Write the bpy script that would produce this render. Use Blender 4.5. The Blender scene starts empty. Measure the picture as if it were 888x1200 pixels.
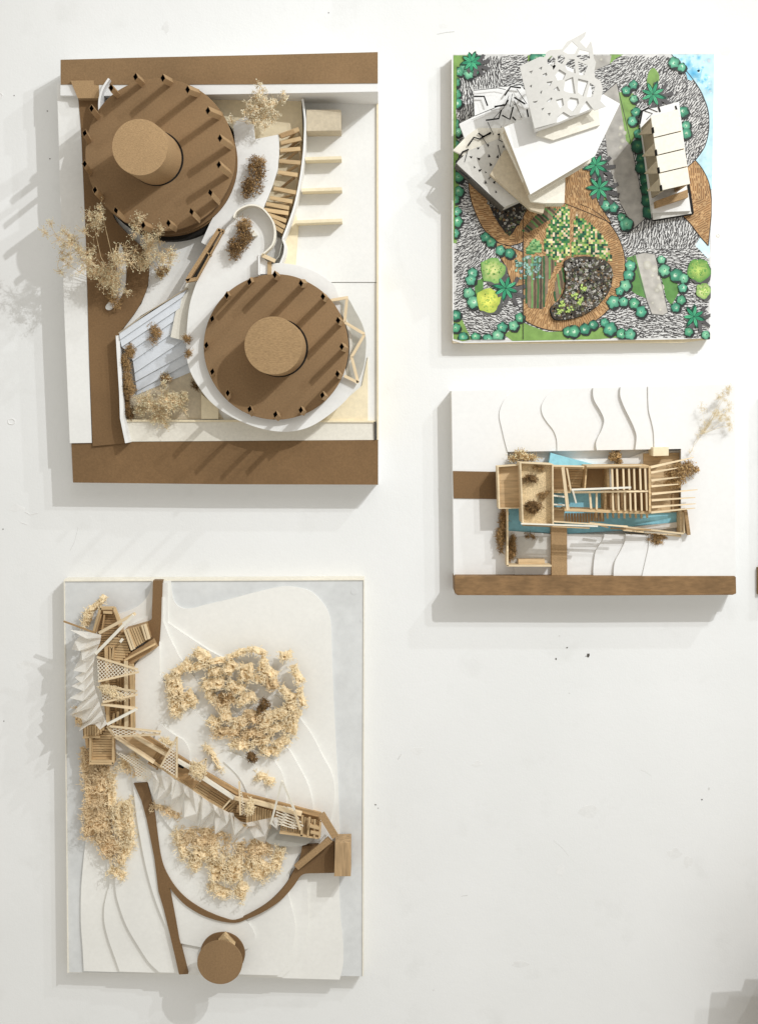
import bpy, math, random
from mathutils import Vector, Matrix, noise
from mathutils.geometry import tessellate_polygon

random.seed(7)
scn = bpy.context.scene
COL = scn.collection

# ------------------------------------------------------------------ camera
F = 1500.0            # focal length in photograph pixels (also mm to the wall)
PITCH = math.atan(0.09)
CAMZ = 1600.0         # mm above the floor
cam_d = bpy.data.cameras.new("camera")
cam = bpy.data.objects.new("camera", cam_d)
COL.objects.link(cam)
cam.location = (0, -F / 1000, CAMZ / 1000)
cam.rotation_euler = (math.pi / 2 - PITCH, 0, 0)
cam_d.sensor_fit = 'VERTICAL'
cam_d.sensor_height = 24
cam_d.lens = 24 * F / 1200
cam_d.clip_start = 0.05
cam_d.clip_end = 50
scn.camera = cam

# ------------------------------------------------------------------ light
world = bpy.data.worlds.new("World")
scn.world = world
world.use_nodes = True
bgn = world.node_tree.nodes["Background"]
bgn.inputs[0].default_value = (1.0, 0.962, 0.885, 1)
bgn.inputs[1].default_value = 0.62

def P(px, py, h=0.0):
    """photograph pixel -> (x, y) in mm on the plane h mm in front of the wall"""
    u = (px - 444) / F
    v = (600 - py) / F
    dy = math.cos(PITCH) + v * math.sin(PITCH)
    dz = -math.sin(PITCH) + v * math.cos(PITCH)
    t = (F - h) / dy
    return (t * u, CAMZ + t * dz)

def to_world(x, y, h):
    return Vector((x / 1000, -h / 1000, y / 1000))

def spot(name, px, py, h, watt, aim, size, rad, col, blend=0.9):
    d = bpy.data.lights.new(name, 'SPOT')
    d.energy = watt
    d.spot_size = math.radians(size)
    d.spot_blend = blend
    d.shadow_soft_size = rad
    d.color = col
    o = bpy.data.objects.new(name, d)
    COL.objects.link(o)
    o.location = to_world(*P(px, py), h)
    tgt = to_world(*P(*aim), 0)
    o.rotation_euler = (tgt - o.location).to_track_quat('-Z', 'Y').to_euler()
    return o

spot('gallery_spot', 1430, -700, 1380, 78, (0, 1200), 80, 0.010, (0.965, 0.985, 1.0), 1.0)
spot('gallery_spot', 1560, -660, 1180, 25, (0, 1200), 88, 0.012, (0.94, 0.975, 1.0), 1.0)
spot('gallery_spot', 2200, -1500, 1150, 38, (100, 1150), 80, 0.014, (0.93, 0.97, 1.0), 1.0)
ad = bpy.data.lights.new('soft_fill', 'AREA')  # added soft fill from above, no such lamp is in view
ad.energy = 10
ad.shape = 'RECTANGLE'
ad.size = 1.8
ad.size_y = 1.2
ad.color = (0.97, 0.985, 1.0)
ao = bpy.data.objects.new('soft_fill', ad)
COL.objects.link(ao)
ao.location = (0.7, -2.2, 3.1)
ao.rotation_euler = (Vector((0, 0, 1.4)) - ao.location).to_track_quat('-Z', 'Y').to_euler()

scn.view_settings.view_transform = 'Standard'
scn.view_settings.look = 'None'
scn.view_settings.exposure = 0.0
scn.view_settings.gamma = 1.0

# ------------------------------------------------------------------ materials
MATS = {}
def srgb(r, g, b):
    def f(c):
        c /= 255
        return c / 12.92 if c <= 0.04045 else ((c + 0.055) / 1.055) ** 2.4
    return (f(r), f(g), f(b))

def mat(name, col, rough=0.8, amt=0.10, scale=500, stretch=(1, 1, 1), bump=0.1, spot_amt=0.05,
        rnd=0.0, fine=None, trans=0.0, tint2=None, alpha=1.0, big=18):
    m = bpy.data.materials.new(name)
    m.use_nodes = True
    nt = m.node_tree
    N = nt.nodes
    L = nt.links
    b = N['Principled BSDF']
    b.inputs['Roughness'].default_value = rough
    b.inputs['Specular IOR Level'].default_value = 0.25
    tc = N.new('ShaderNodeTexCoord')
    mp = N.new('ShaderNodeMapping')
    mp.inputs['Scale'].default_value = stretch
    L.new(tc.outputs['Object'], mp.inputs[0])
    n1 = N.new('ShaderNodeTexNoise')
    n1.inputs['Scale'].default_value = scale
    n1.inputs['Detail'].default_value = 4
    n1.inputs['Roughness'].default_value = 0.65
    L.new(mp.outputs[0], n1.inputs[0])
    n2 = N.new('ShaderNodeTexNoise')
    n2.inputs['Scale'].default_value = big
    n2.inputs['Detail'].default_value = 3
    L.new(tc.outputs['Object'], n2.inputs[0])
    mx = N.new('ShaderNodeMix')
    mx.data_type = 'RGBA'
    mx.blend_type = 'MIX'
    c = Vector(col)
    t2 = tint2 if tint2 else col
    lo = [max(0, x * (1 - amt * 2.2)) for x in t2]
    hi = [min(1, x * (1 + amt * 1.6)) for x in col]
    mr = N.new('ShaderNodeMapRange')
    mr.inputs[1].default_value = 0.32
    mr.inputs[2].default_value = 0.68
    L.new(n1.outputs[0], mr.inputs[0])
    L.new(mr.outputs[0], mx.inputs[0])
    mx.inputs[6].default_value = (*lo, 1)
    mx.inputs[7].default_value = (*hi, 1)
    mr2 = N.new('ShaderNodeMapRange')
    mr2.inputs[1].default_value = 0.35
    mr2.inputs[2].default_value = 0.65
    mr2.inputs[3].default_value = 1 - spot_amt
    mr2.inputs[4].default_value = 1 + spot_amt
    L.new(n2.outputs[0], mr2.inputs[0])
    hs = N.new('ShaderNodeHueSaturation')
    L.new(mx.outputs[2], hs.inputs['Color'])
    if rnd > 0:
        oi = N.new('ShaderNodeObjectInfo')
        ma = N.new('ShaderNodeMapRange')
        ma.inputs[3].default_value = 1 - rnd
        ma.inputs[4].default_value = 1 + rnd
        L.new(oi.outputs['Random'], ma.inputs[0])
        mm = N.new('ShaderNodeMath')
        mm.operation = 'MULTIPLY'
        L.new(ma.outputs[0], mm.inputs[0])
        L.new(mr2.outputs[0], mm.inputs[1])
        L.new(mm.outputs[0], hs.inputs['Value'])
    else:
        L.new(mr2.outputs[0], hs.inputs['Value'])
    L.new(hs.outputs[0], b.inputs['Base Color'])
    if bump > 0:
        bp = N.new('ShaderNodeBump')
        bp.inputs['Strength'].default_value = bump
        bp.inputs['Distance'].default_value = 0.0006
        L.new(n1.outputs[0], bp.inputs['Height'])
        L.new(bp.outputs[0], b.inputs['Normal'])
    if trans > 0:
        tr = N.new('ShaderNodeBsdfTranslucent')
        L.new(hs.outputs[0], tr.inputs[0])
        tp = N.new('ShaderNodeBsdfTransparent')
        m1 = N.new('ShaderNodeMixShader')
        m1.inputs[0].default_value = trans
        L.new(b.outputs[0], m1.inputs[1])
        L.new(tr.outputs[0], m1.inputs[2])
        m2 = N.new('ShaderNodeMixShader')
        m2.inputs[0].default_value = alpha
        L.new(tp.outputs[0], m2.inputs[1])
        L.new(m1.outputs[0], m2.inputs[2])
        L.new(m2.outputs[0], N['Material Output'].inputs[0])
    MATS[name] = m
    return m

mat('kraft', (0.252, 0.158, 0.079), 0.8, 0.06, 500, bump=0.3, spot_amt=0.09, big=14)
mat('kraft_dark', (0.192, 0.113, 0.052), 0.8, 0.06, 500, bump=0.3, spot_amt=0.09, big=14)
mat('kraft_band', (0.25, 0.148, 0.068), 0.7, 0.10, 300, (0.25, 1, 1), bump=0.3, spot_amt=0.20, big=26)
mat('kraft_light', (0.40, 0.262, 0.135), 0.85, 0.12, 600, (1, 1, 2.5), bump=0.25, spot_amt=0.05)
mat('kraft_rough', (0.35, 0.228, 0.115), 0.85, 0.11, 300, (1, 1, 3.5), bump=0.3, spot_amt=0.05)
mat('burnt_and_shade', (0.012, 0.010, 0.008), 0.9, 0.1, bump=0)  # near-black for burnt cuts and for shade painted into hollows and gaps
mat('greyboard', (0.43, 0.36, 0.26), 0.9, 0.07, 700, bump=0.2)
mat('foam_white', (0.80, 0.795, 0.78), 0.6, 0.01, 220, bump=0.08, spot_amt=0.02, big=10)
mat('paper_white', (0.775, 0.77, 0.745), 0.75, 0.012, 260, bump=0.15, spot_amt=0.03, big=12)
mat('paper_warm', (0.74, 0.705, 0.62), 0.75, 0.03, 260, bump=0.15, spot_amt=0.04, big=14)
mat('paper_terrain', (0.80, 0.79, 0.75), 0.75, 0.012, 200, bump=0.2, spot_amt=0.035, big=12)
mat('paper_step', (0.66, 0.69, 0.73), 0.7, 0.02, 220, bump=0.1)
mat('lattice_card', (0.585, 0.57, 0.535), 0.75, 0.02, 240, bump=0.1)  # greyed to put the card's shade under grazing light into its colour
mat('paper_blue', (0.655, 0.665, 0.66), 0.7, 0.02, 120, bump=0.15, spot_amt=0.05, big=20)
mat('cream_card', (0.80, 0.70, 0.50), 0.8, 0.03, 220, bump=0.1, spot_amt=0.04)
mat('beige_card', (0.58, 0.50, 0.37), 0.8, 0.05, 300, bump=0.15)
mat('balsa', (0.62, 0.445, 0.245), 0.7, 0.16, 260, (0.08, 1, 1), bump=0.25, spot_amt=0.08, rnd=0.15, big=60)
mat('balsa_pale', (0.76, 0.61, 0.40), 0.7, 0.10, 260, (0.08, 1, 1), bump=0.2, spot_amt=0.05, rnd=0.10, big=60)
mat('balsa_dark', (0.42, 0.272, 0.135), 0.7, 0.18, 260, (0.08, 1, 1), bump=0.3, spot_amt=0.10, rnd=0.15, big=60)
mat('veneer', (0.45, 0.305, 0.165), 0.7, 0.16, 240, (1, 1, 0.10), bump=0.25, spot_amt=0.06, rnd=0.05, big=40)
mat('veneer_h', (0.60, 0.435, 0.25), 0.7, 0.12, 240, (0.10, 1, 1), bump=0.25, spot_amt=0.06, rnd=0.05, big=40)
mat('cork', (0.70, 0.54, 0.32), 0.9, 0.16, 900, bump=0.5, spot_amt=0.08, big=80)
mat('water', (0.30, 0.63, 0.75), 0.35, 0.05, 200, bump=0.02, spot_amt=0.06)
mat('stem', (0.72, 0.55, 0.33), 0.8, 0.15, 300, bump=0)
mat('blossom', (0.86, 0.75, 0.54), 0.9, 0.18, 260, bump=0, tint2=(0.70, 0.52, 0.30))
mat('blossom_pale', (0.84, 0.74, 0.56), 0.9, 0.16, 260, bump=0)
mat('moss_dark', (0.22, 0.13, 0.055), 0.9, 0.35, 260, bump=0)
mat('moss', (0.40, 0.255, 0.115), 0.9, 0.3, 260, bump=0)
mat('moss_light', (0.56, 0.39, 0.19), 0.9, 0.25, 260, bump=0)
mat('loofah', (0.90, 0.745, 0.51), 0.9, 0.10, 300, bump=0, spot_amt=0.08, big=50)
mat('loofah_tan', (0.80, 0.635, 0.405), 0.9, 0.12, 300, bump=0, spot_amt=0.10, big=50)
mat('loofah_core', (0.88, 0.72, 0.48), 0.95, 0.10, 420, bump=0.3, spot_amt=0.10, big=60, tint2=(0.80, 0.62, 0.38))
mat('loofah_core_tan', (0.76, 0.60, 0.38), 0.95, 0.12, 420, bump=0.3, spot_amt=0.12, big=60, tint2=(0.62, 0.44, 0.23))
mat('net', (0.78, 0.72, 0.60), 0.8, 0.04, 300, bump=0)
mat('vellum', (0.93, 0.91, 0.86), 0.4, 0.02, 200, bump=0.05, trans=0.38, alpha=0.80)
mat('film', (0.60, 0.585, 0.53), 0.3, 0.03, 150, bump=0.05, trans=0.4, alpha=0.8)
mat('ivory', (0.80, 0.76, 0.66), 0.7, 0.03, 240, bump=0.1, spot_amt=0.03)
mat('card_grey', (0.62, 0.605, 0.565), 0.75, 0.03, 240, bump=0.1, spot_amt=0.03)
mat('ink', (0.015, 0.014, 0.013), 0.8, 0.1, bump=0)
mat('edge_dark', (0.09, 0.082, 0.07), 0.8, 0.1, bump=0)
mat('filler_patch', (0.765, 0.765, 0.752), 0.7, 0.02, 200, bump=0.2)
mat('plaster_mark', (0.66, 0.66, 0.64), 0.8, 0.05, bump=0.3)

# ------------------------------------------------------------------ mesh builder (x, y, h in mm)
class MB:
    def __init__(s):
        s.v = []
        s.f = []
        s.m = []
        s.c = None
    def add(s, vs, fs, mi=0):
        n = len(s.v)
        s.v.extend(vs)
        for f in fs:
            s.f.append(tuple(i + n for i in f))
            s.m.append(mi)
    def prism(s, poly, h0, h1, mi=0, htop=None):
        a = sum(poly[i][0] * poly[(i + 1) % len(poly)][1] - poly[(i + 1) % len(poly)][0] * poly[i][1] for i in range(len(poly)))
        if a < 0:
            poly = poly[::-1]
            if htop: htop = htop[::-1]
        n = len(poly)
        vs = [(p[0], p[1], h0) for p in poly] + [(poly[i][0], poly[i][1], htop[i] if htop else h1) for i in range(n)]
        fs = [tuple(range(n - 1, -1, -1)), tuple(range(n, 2 * n))]
        for i in range(n):
            j = (i + 1) % n
            fs.append((i, j, n + j, n + i))
        s.add(vs, fs, mi)
        return s
    def holed(s, outer, holes, h0, h1):
        loops = []
        def area(p): return sum(p[i][0] * p[(i + 1) % len(p)][1] - p[(i + 1) % len(p)][0] * p[i][1] for i in range(len(p)))
        loops.append(outer if area(outer) > 0 else outer[::-1])
        for h in holes: loops.append(h if area(h) < 0 else h[::-1])
        flat = [p for l in loops for p in l]
        tris = tessellate_polygon([[Vector((p[0], p[1], 0)) for p in l] for l in loops])
        n = len(flat)
        vs = [(p[0], p[1], h0) for p in flat] + [(p[0], p[1], h1) for p in flat]
        fs = []
        for t in tris:
            a, b, c = t
            A, B, C_ = flat[a], flat[b], flat[c]
            if (B[0] - A[0]) * (C_[1] - A[1]) - (B[1] - A[1]) * (C_[0] - A[0]) < 0:
                a, b, c = c, b, a
            fs.append((a + n, b + n, c + n))
            fs.append((c, b, a))
        k = 0
        for l in loops:
            m = len(l)
            for i in range(m):
                j = (i + 1) % m
                fs.append((k + i, k + j, n + k + j, n + k + i))
            k += m
        s.add(vs, fs)
        return s
    def ribbon(s, pts, w, h0, h1, closed=False, htop=None):
        n = len(pts)
        L_, R_ = [], []
        for i, p in enumerate(pts):
            a = pts[(i - 1) % n] if (closed or i > 0) else pts[i]
            b = pts[(i + 1) % n] if (closed or i < n - 1) else pts[i]
            d = Vector((b[0] - a[0], b[1] - a[1])).normalized()
            nx, ny = -d.y * w / 2, d.x * w / 2
            L_.append((p[0] + nx, p[1] + ny))
            R_.append((p[0] - nx, p[1] - ny))
        vs = []
        for i in range(n):
            ht = htop[i] if htop else h1
            vs += [(L_[i][0], L_[i][1], h0), (R_[i][0], R_[i][1], h0), (R_[i][0], R_[i][1], ht), (L_[i][0], L_[i][1], ht)]
        fs = []
        for i in range(n if closed else n - 1):
            j = (i + 1) % n
            for k in range(4):
                k2 = (k + 1) % 4
                fs.append((4 * i + k, 4 * i + k2, 4 * j + k2, 4 * j + k))
        if not closed:
            fs.append((3, 2, 1, 0))
            e = 4 * (n - 1)
            fs.append((e, e + 1, e + 2, e + 3))
        s.add(vs, fs)
        return s
    def tube(s, pts, r, n=3, taper=1.0):
        pts = [Vector(p) for p in pts]
        vs = []
        m = len(pts)
        up = Vector((0.3, 0.5, 0.81))
        for i, p in enumerate(pts):
            d = (pts[min(i + 1, m - 1)] - pts[max(i - 1, 0)])
            if d.length < 1e-6: d = Vector((0, 0, 1))
            d.normalize()
            a = d.cross(up)
            if a.length < 0.05: a = d.cross(Vector((1, 0, 0)))
            a.normalize()
            b = d.cross(a)
            rr = r * (1 + (taper - 1) * i / max(1, m - 1))
            for k in range(n):
                t = 2 * math.pi * k / n
                vs.append(tuple(p + a * (rr * math.cos(t)) + b * (rr * math.sin(t))))
        fs = []
        for i in range(m - 1):
            for k in range(n):
                k2 = (k + 1) % n
                fs.append((i * n + k, i * n + k2, (i + 1) * n + k2, (i + 1) * n + k))
        fs.append(tuple(range(n - 1, -1, -1)))
        fs.append(tuple((m - 1) * n + k for k in range(n)))
        s.add(vs, fs)
        return s
    def blob(s, c, r, sq=1.0):
        # octahedron, randomly turned
        a = random.random() * 6.28
        ca, sa = math.cos(a) * r, math.sin(a) * r
        x, y, z = c
        vs = [(x + ca, y + sa, z), (x - sa, y + ca, z), (x - ca, y - sa, z), (x + sa, y - ca, z), (x, y, z + r * sq), (x, y, z - r * sq)]
        s.add(vs, [(0, 1, 4), (1, 2, 4), (2, 3, 4), (3, 0, 4), (1, 0, 5), (2, 1, 5), (3, 2, 5), (0, 3, 5)])
    def disc(s, c, R, h0, h1, n=96, wob=0.0, ry=None):
        poly = []
        for i in range(n):
            t = 2 * math.pi * i / n
            rr = R * (1 + wob * noise.noise(Vector((math.cos(t) * 3, math.sin(t) * 3, R))))
            poly.append((c[0] + rr * math.cos(t), c[1] + rr * math.sin(t) * ((ry / R) if ry else 1)))
        return s.prism(poly, h0, h1)
    def mesh(s, name, origin, mats):
        me = bpy.data.meshes.new(name)
        vs = [tuple(to_world(*v) - origin) for v in s.v]
        me.from_pydata(vs, [], s.f)
        for m in mats: me.materials.append(MATS[m])
        if len(mats) > 1:
            for i, p in enumerate(me.polygons): p.material_index = s.m[i]
        if s.c:
            ca = me.color_attributes.new('Col', 'FLOAT_COLOR', 'CORNER')
            k = 0
            for fi, f in enumerate(s.f):
                col = s.c[fi]
                for j in range(len(f)):
                    cc = col[j] if isinstance(col[0], tuple) else col
                    ca.data[k].color = (*cc, 1)
                    k += 1
        me.update()
        return me

USED_LABELS = {}
def tag(o, label, cat, group=None, kind=None):
    o['label'] = label
    o['category'] = cat
    if group: o['group'] = group
    if kind: o['kind'] = kind
def thing(name, label, cat, px, py, h=0.0, group=None):
    o = bpy.data.objects.new(name, None)
    o.empty_display_size = 0.02
    COL.objects.link(o)
    o.location = to_world(*P(px, py, h), h)
    tag(o, label, cat, group)
    return o
def link(name, me, parent, loc=None):
    o = bpy.data.objects.new(name, me)
    COL.objects.link(o)
    if parent: o.parent = parent
    return o
def wloc(o):
    v = o.location.copy()
    while o.parent:
        o = o.parent
        v += o.location
    return v
def part(name, mb, mats, parent, label=None, kind=None, bevel=0.0, smooth=False):
    """a mesh part, its origin at its parent's"""
    if isinstance(mats, str): mats = [mats]
    me = mb.mesh(name, wloc(parent), mats)
    if smooth: me.shade_smooth()
    o = link(name, me, parent)
    if label: o['label'] = label
    if kind: o['kind'] = kind
    if bevel:
        b = o.modifiers.new('bevel', 'BEVEL')
        b.width = bevel / 1000
        b.segments = 2
        b.limit_method = 'ANGLE'
        b.angle_limit = math.radians(50)
    return o
def solo(name, mb, mats, label, cat, px, py, h=0.0, group=None, kind=None, bevel=0.0):
    if isinstance(mats, str): mats = [mats]
    org = to_world(*P(px, py, h), h)
    o = link(name, mb.mesh(name, org, mats), None)
    o.location = org
    tag(o, label, cat, group, kind)
    if bevel:
        b = o.modifiers.new('bevel', 'BEVEL')
        b.width = bevel / 1000
        b.segments = 2
        b.limit_method = 'ANGLE'
    return o

BOXC = {}
def stick3(name, a, b, w, t, m, parent, label=None, taper=1.0):
    """a squared wooden stick between two points (x, y, h) in mm; w across, t in depth"""
    A, B = to_world(*a), to_world(*b)
    d = B - A
    Lm = max(1.0, round(d.length * 2000) / 2)
    key = (Lm, w, t, m, taper)
    if key not in BOXC:
        l, hw, ht = Lm / 2000, w / 2000, t / 2000
        e = taper
        vs = [(-l, -hw, -ht), (l, -hw * e, -ht * e), (l, hw * e, -ht * e), (-l, hw, -ht), (-l, -hw, ht), (l, -hw * e, ht * e), (l, hw * e, ht * e), (-l, hw, ht)]
        me = bpy.data.meshes.new('stick')
        me.from_pydata(vs, [], [(3, 2, 1, 0), (4, 5, 6, 7), (0, 1, 5, 4), (1, 2, 6, 5), (2, 3, 7, 6), (3, 0, 4, 7)])
        me.materials.append(MATS[m])
        BOXC[key] = me
    X = d.normalized()
    Zr = Vector((0, -1, 0))
    Y = Zr.cross(X)
    if Y.length < 1e-3: Y = Vector((1, 0, 0))
    Y.normalize()
    Z = X.cross(Y).normalized()
    M = Matrix((X, Y, Z)).transposed().to_4x4()
    M.translation = (A + B) / 2 - wloc(parent)
    o = link(name, BOXC[key], parent)
    o.matrix_local = M
    if label: o['label'] = label
    return o
def stick(name, a, b, w, t, m, parent, label=None, taper=1.0):
    """the same, ends given as (pixel x, pixel y, h)"""
    return stick3(name, (*P(*a), a[2]), (*P(*b), b[2]), w, t, m, parent, label, taper)
def PP(pts, h): return [P(x, y, h) for x, y in pts]
def sm(pts, n=6, closed=False):
    """Catmull-Rom through the points"""
    out = []
    m = len(pts)
    rng = range(m) if closed else range(m - 1)
    for i in rng:
        p0 = pts[(i - 1) % m] if (closed or i > 0) else pts[i]
        p1, p2 = pts[i], pts[(i + 1) % m]
        p3 = pts[(i + 2) % m] if (closed or i + 2 < m) else p2
        for k in range(n):
            t = k / n
            out.append(tuple(0.5 * (2 * p1[j] + (p2[j] - p0[j]) * t + (2 * p0[j] - 5 * p1[j] + 4 * p2[j] - p3[j]) * t * t + (3 * p1[j] - p0[j] - 3 * p2[j] + p3[j]) * t ** 3) for j in range(len(p1))))
    if not closed: out.append(tuple(pts[-1]))
    return out
def sheet(pxpoly, htop, hbot): return MB().prism(PP(pxpoly, htop), hbot, htop)
def inside(p, poly):
    c = False
    n = len(poly)
    j = n - 1
    for i in range(n):
        if (poly[i][1] > p[1]) != (poly[j][1] > p[1]) and p[0] < (poly[j][0] - poly[i][0]) * (p[1] - poly[i][1]) / (poly[j][1] - poly[i][1]) + poly[i][0]:
            c = not c
        j = i
    return c
def clip_lines(poly, ang, gap, off=0.5):
    """segments of parallel lines at ang (degrees) inside a polygon"""
    a = math.radians(ang)
    d = (math.cos(a), math.sin(a))
    n = (-d[1], d[0])
    s = [p[0] * n[0] + p[1] * n[1] for p in poly]
    k = min(s) + gap * off
    out = []
    while k < max(s):
        hits = []
        m = len(poly)
        for i in range(m):
            s0, s1 = s[i], s[(i + 1) % m]
            if (s0 - k) * (s1 - k) < 0:
                t = (k - s0) / (s1 - s0)
                q = poly[(i + 1) % m]
                x = poly[i][0] + (q[0] - poly[i][0]) * t
                y = poly[i][1] + (q[1] - poly[i][1]) * t
                hits.append(x * d[0] + y * d[1])
        hits.sort()
        for i in range(0, len(hits) - 1, 2):
            out.append(((d[0] * hits[i] + n[0] * k, d[1] * hits[i] + n[1] * k), (d[0] * hits[i + 1] + n[0] * k, d[1] * hits[i + 1] + n[1] * k)))
        k += gap
    return out
def slats(pxpoly, h, ang, gap, w, t, m, parent, name='slat'):
    """separate slats laid side by side across a polygon"""
    for a, b in clip_lines(PP(pxpoly, h), ang, gap):
        if math.dist(a, b) < 2: continue
        j = random.uniform(-0.25, 0.25)
        stick3(name, (*a, h + j), (*b, h + j), w, t, m, parent)

# ------------------------------------------------------------------ dried plants
def gauss3(r):
    return Vector((random.gauss(0, r), random.gauss(0, r), random.gauss(0, r * 0.6)))
def baby_breath(label, base, clusters, group, bl='blossom', rs=0.35, rb=(0.55, 1.05), stemm='stem', name='dried_flower'):
    """dried gypsophila: forked wiry stems that end in small heads. base (px,py,h); clusters (px,py,h,r,n)"""
    t = thing(name, label, 'dried plant', *base, group=group)
    st, fl = MB(), MB()
    b = Vector((*P(*base), base[2]))
    for (px, py, h, r, n) in clusters:
        c = Vector((*P(px, py, h), h))
        mid = (b + c) / 2 + gauss3(3)
        st.tube([b + gauss3(1.0), mid, c], rs * 1.5, 4, 0.6)
        hubs = []
        for k in range(max(3, n // 9)):
            v = gauss3(r * 0.42)
            hb = c + v
            hb.z = max(base[2] + 2, hb.z)
            st.tube([c + gauss3(r * 0.08), (c + hb) / 2 + gauss3(1.5), hb], rs, 3, 0.7)
            hubs.append(hb)
        for k in range(int(n * 2.2)):
            hb = random.choice(hubs)
            tip = hb + gauss3(r * 0.25)
            tip.z = max(base[2] + 1, tip.z)
            st.tube([hb, (hb + tip) / 2 + gauss3(0.7), tip], rs * 0.62, 3, 0.8)
            for q in range(random.choice((1, 1, 2, 3))):
                fl.blob(tuple(tip + gauss3(1.0)), random.uniform(*rb) * .72)
    part('stems', st, stemm, t)
    part('blossoms', fl, bl, t, kind='stuff')
    return t
def curl(c, L, r):
    p = Vector(c)
    d = Vector((random.gauss(0, 1), random.gauss(0, 1), random.gauss(0, 0.7))).normalized()
    pts = [p.copy()]
    for k in range(4):
        d = (d + Vector((random.gauss(0, .7), random.gauss(0, .7), random.gauss(0, .5)))).normalized()
        p = p + d * (L / 4)
        pts.append(p.copy())
    return pts
def tuft(label, px, py, h, rx, ry, rh, n, m='moss', group=None, ang=0, L=6, r=0.27, tips=None, name='dried_moss'):
    """a springy clump of dried moss, all curled fibres"""
    t = thing(name, label, 'dried plant', px, py, h, group)
    mb = MB()
    tp = MB()
    cx, cy = P(px, py, h + rh)
    ca, sa = math.cos(math.radians(ang)), math.sin(math.radians(ang))
    lob = [(random.uniform(-.6, .6), random.uniform(-.6, .6), random.uniform(.35, .62)) for _ in range(5)]
    for k in range(int(n * 1.7)):
        l = random.choice(lob)
        v = Vector((random.gauss(0, 1), random.gauss(0, 1), random.gauss(0, 1))).normalized() * random.random() ** 0.45
        ux, uy = l[0] + v.x * l[2], l[1] + v.y * l[2]
        x, y, z = ux * rx, uy * ry, (0.5 + v.z * 0.5) * rh * (1.2 - 0.5 * (ux * ux + uy * uy) ** .5)
        q = (cx + x * ca - y * sa, cy + x * sa + y * ca, h + max(0.3, z))
        pts = curl(q, L * random.uniform(.35, .95), r)
        for p in pts: p.z = max(h + 0.3, p.z)
        mb.tube(pts, r, 3, 0.6)
        if tips and random.random() < 0.35: tp.blob(tuple(pts[-1]), random.uniform(.5, 1.0))
    part('fibres', mb, m, t, kind='stuff')
    if tips: part('seed_heads', tp, tips, t, kind='stuff')
    return t
def loofah(label, px, py, h, l, w, th, ang, group, m='loofah', dens=1.0, name='loofah_piece'):
    """a cut piece of dried loofah: a lumpy slab wrapped in a net of coarse fibres"""
    t = thing(name, label, 'loofah piece', px, py, h, group)
    cx, cy = P(px, py, h + th)
    a = math.radians(ang)
    ca, sa = math.cos(a), math.sin(a)
    sd = random.uniform(0, 100)
    def pos(u, v, z):
        # u,v in -1..1, z 0..1
        wob = 1 + 0.28 * noise.noise(Vector((u * 1.7 + sd, v * 1.7, sd)))
        bend = 0.18 * math.sin(u * 2.2 + sd) * l * 0.5
        x = u * l / 2 * (1 + .12 * noise.noise(Vector((v * 2, sd, 3))))
        y = v * w / 2 * wob + bend * 0.6
        z2 = z * th * (1 + 0.8 * noise.noise(Vector((u * 2.5, v * 2.5 + sd, 7))) + 0.25 * math.sin(u * 5 + sd))
        return Vector((cx + x * ca - y * sa, cy + x * sa + y * ca, h + max(0, z2)))
    core = MB()
    nu, nv = max(4, int(l / 2.7)), max(4, int(w / 2.7))
    vs, fs = [], []
    for i in range(nu + 1):
        for j in range(nv + 1):
            u, v = -1 + 2 * i / nu, -1 + 2 * j / nv
            e = max(abs(u), abs(v))
            pit = noise.noise(Vector((u * l * .16 + sd, v * w * .16, sd * .7)))
            rr = abs(noise.noise(Vector((u * l * .09 + sd, v * w * .09, sd + 9))))
            z = (0.80 + .35 * pit - (.55 * (1 - rr * 6) if rr < .16 else 0)) * (1 - e ** 10)
            jt = .75 if 0 < i < nu and 0 < j < nv else .5
            p = pos(u * 0.93, v * 0.93, max(0, z)) + Vector((random.uniform(-jt, jt), random.uniform(-jt, jt), random.uniform(-1.0, 1.0) if e < .99 else 0))
            vs.append(tuple(p))
    for i in range(nu):
        for j in range(nv):
            k = i * (nv + 1) + j
            fs.append((k, k + nv + 1, k + nv + 2, k + 1))
    core.add(vs, fs)
    part('core', core, 'loofah_core_tan' if m == 'loofah_tan' else 'loofah_core', t)
    fb = MB()
    n = int(l * w * 0.34 * dens)
    for k in range(n):
        u, v = random.uniform(-1, 1), random.uniform(-1, 1)
        if random.random() < .3:
            if random.random() < .5: u = random.choice((-1, 1)) * random.uniform(.9, 1.02)
            else: v = random.choice((-1, 1)) * random.uniform(.9, 1.02)
        e = max(abs(u), abs(v))
        z = random.uniform(.75, 1.0) if e < .88 else random.uniform(0.05, 1)
        p = pos(u, v, z)
        pts = curl(p, random.uniform(3.0, 7.0), 0)
        for q in pts: q.z = max(h + 0.2, p.z + (q.z - p.z) * 0.6)
        fb.tube(pts, random.uniform(.26, .55), 3, 0.8)
    part('fibres', fb, m, t, kind='stuff')
    return t

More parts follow.
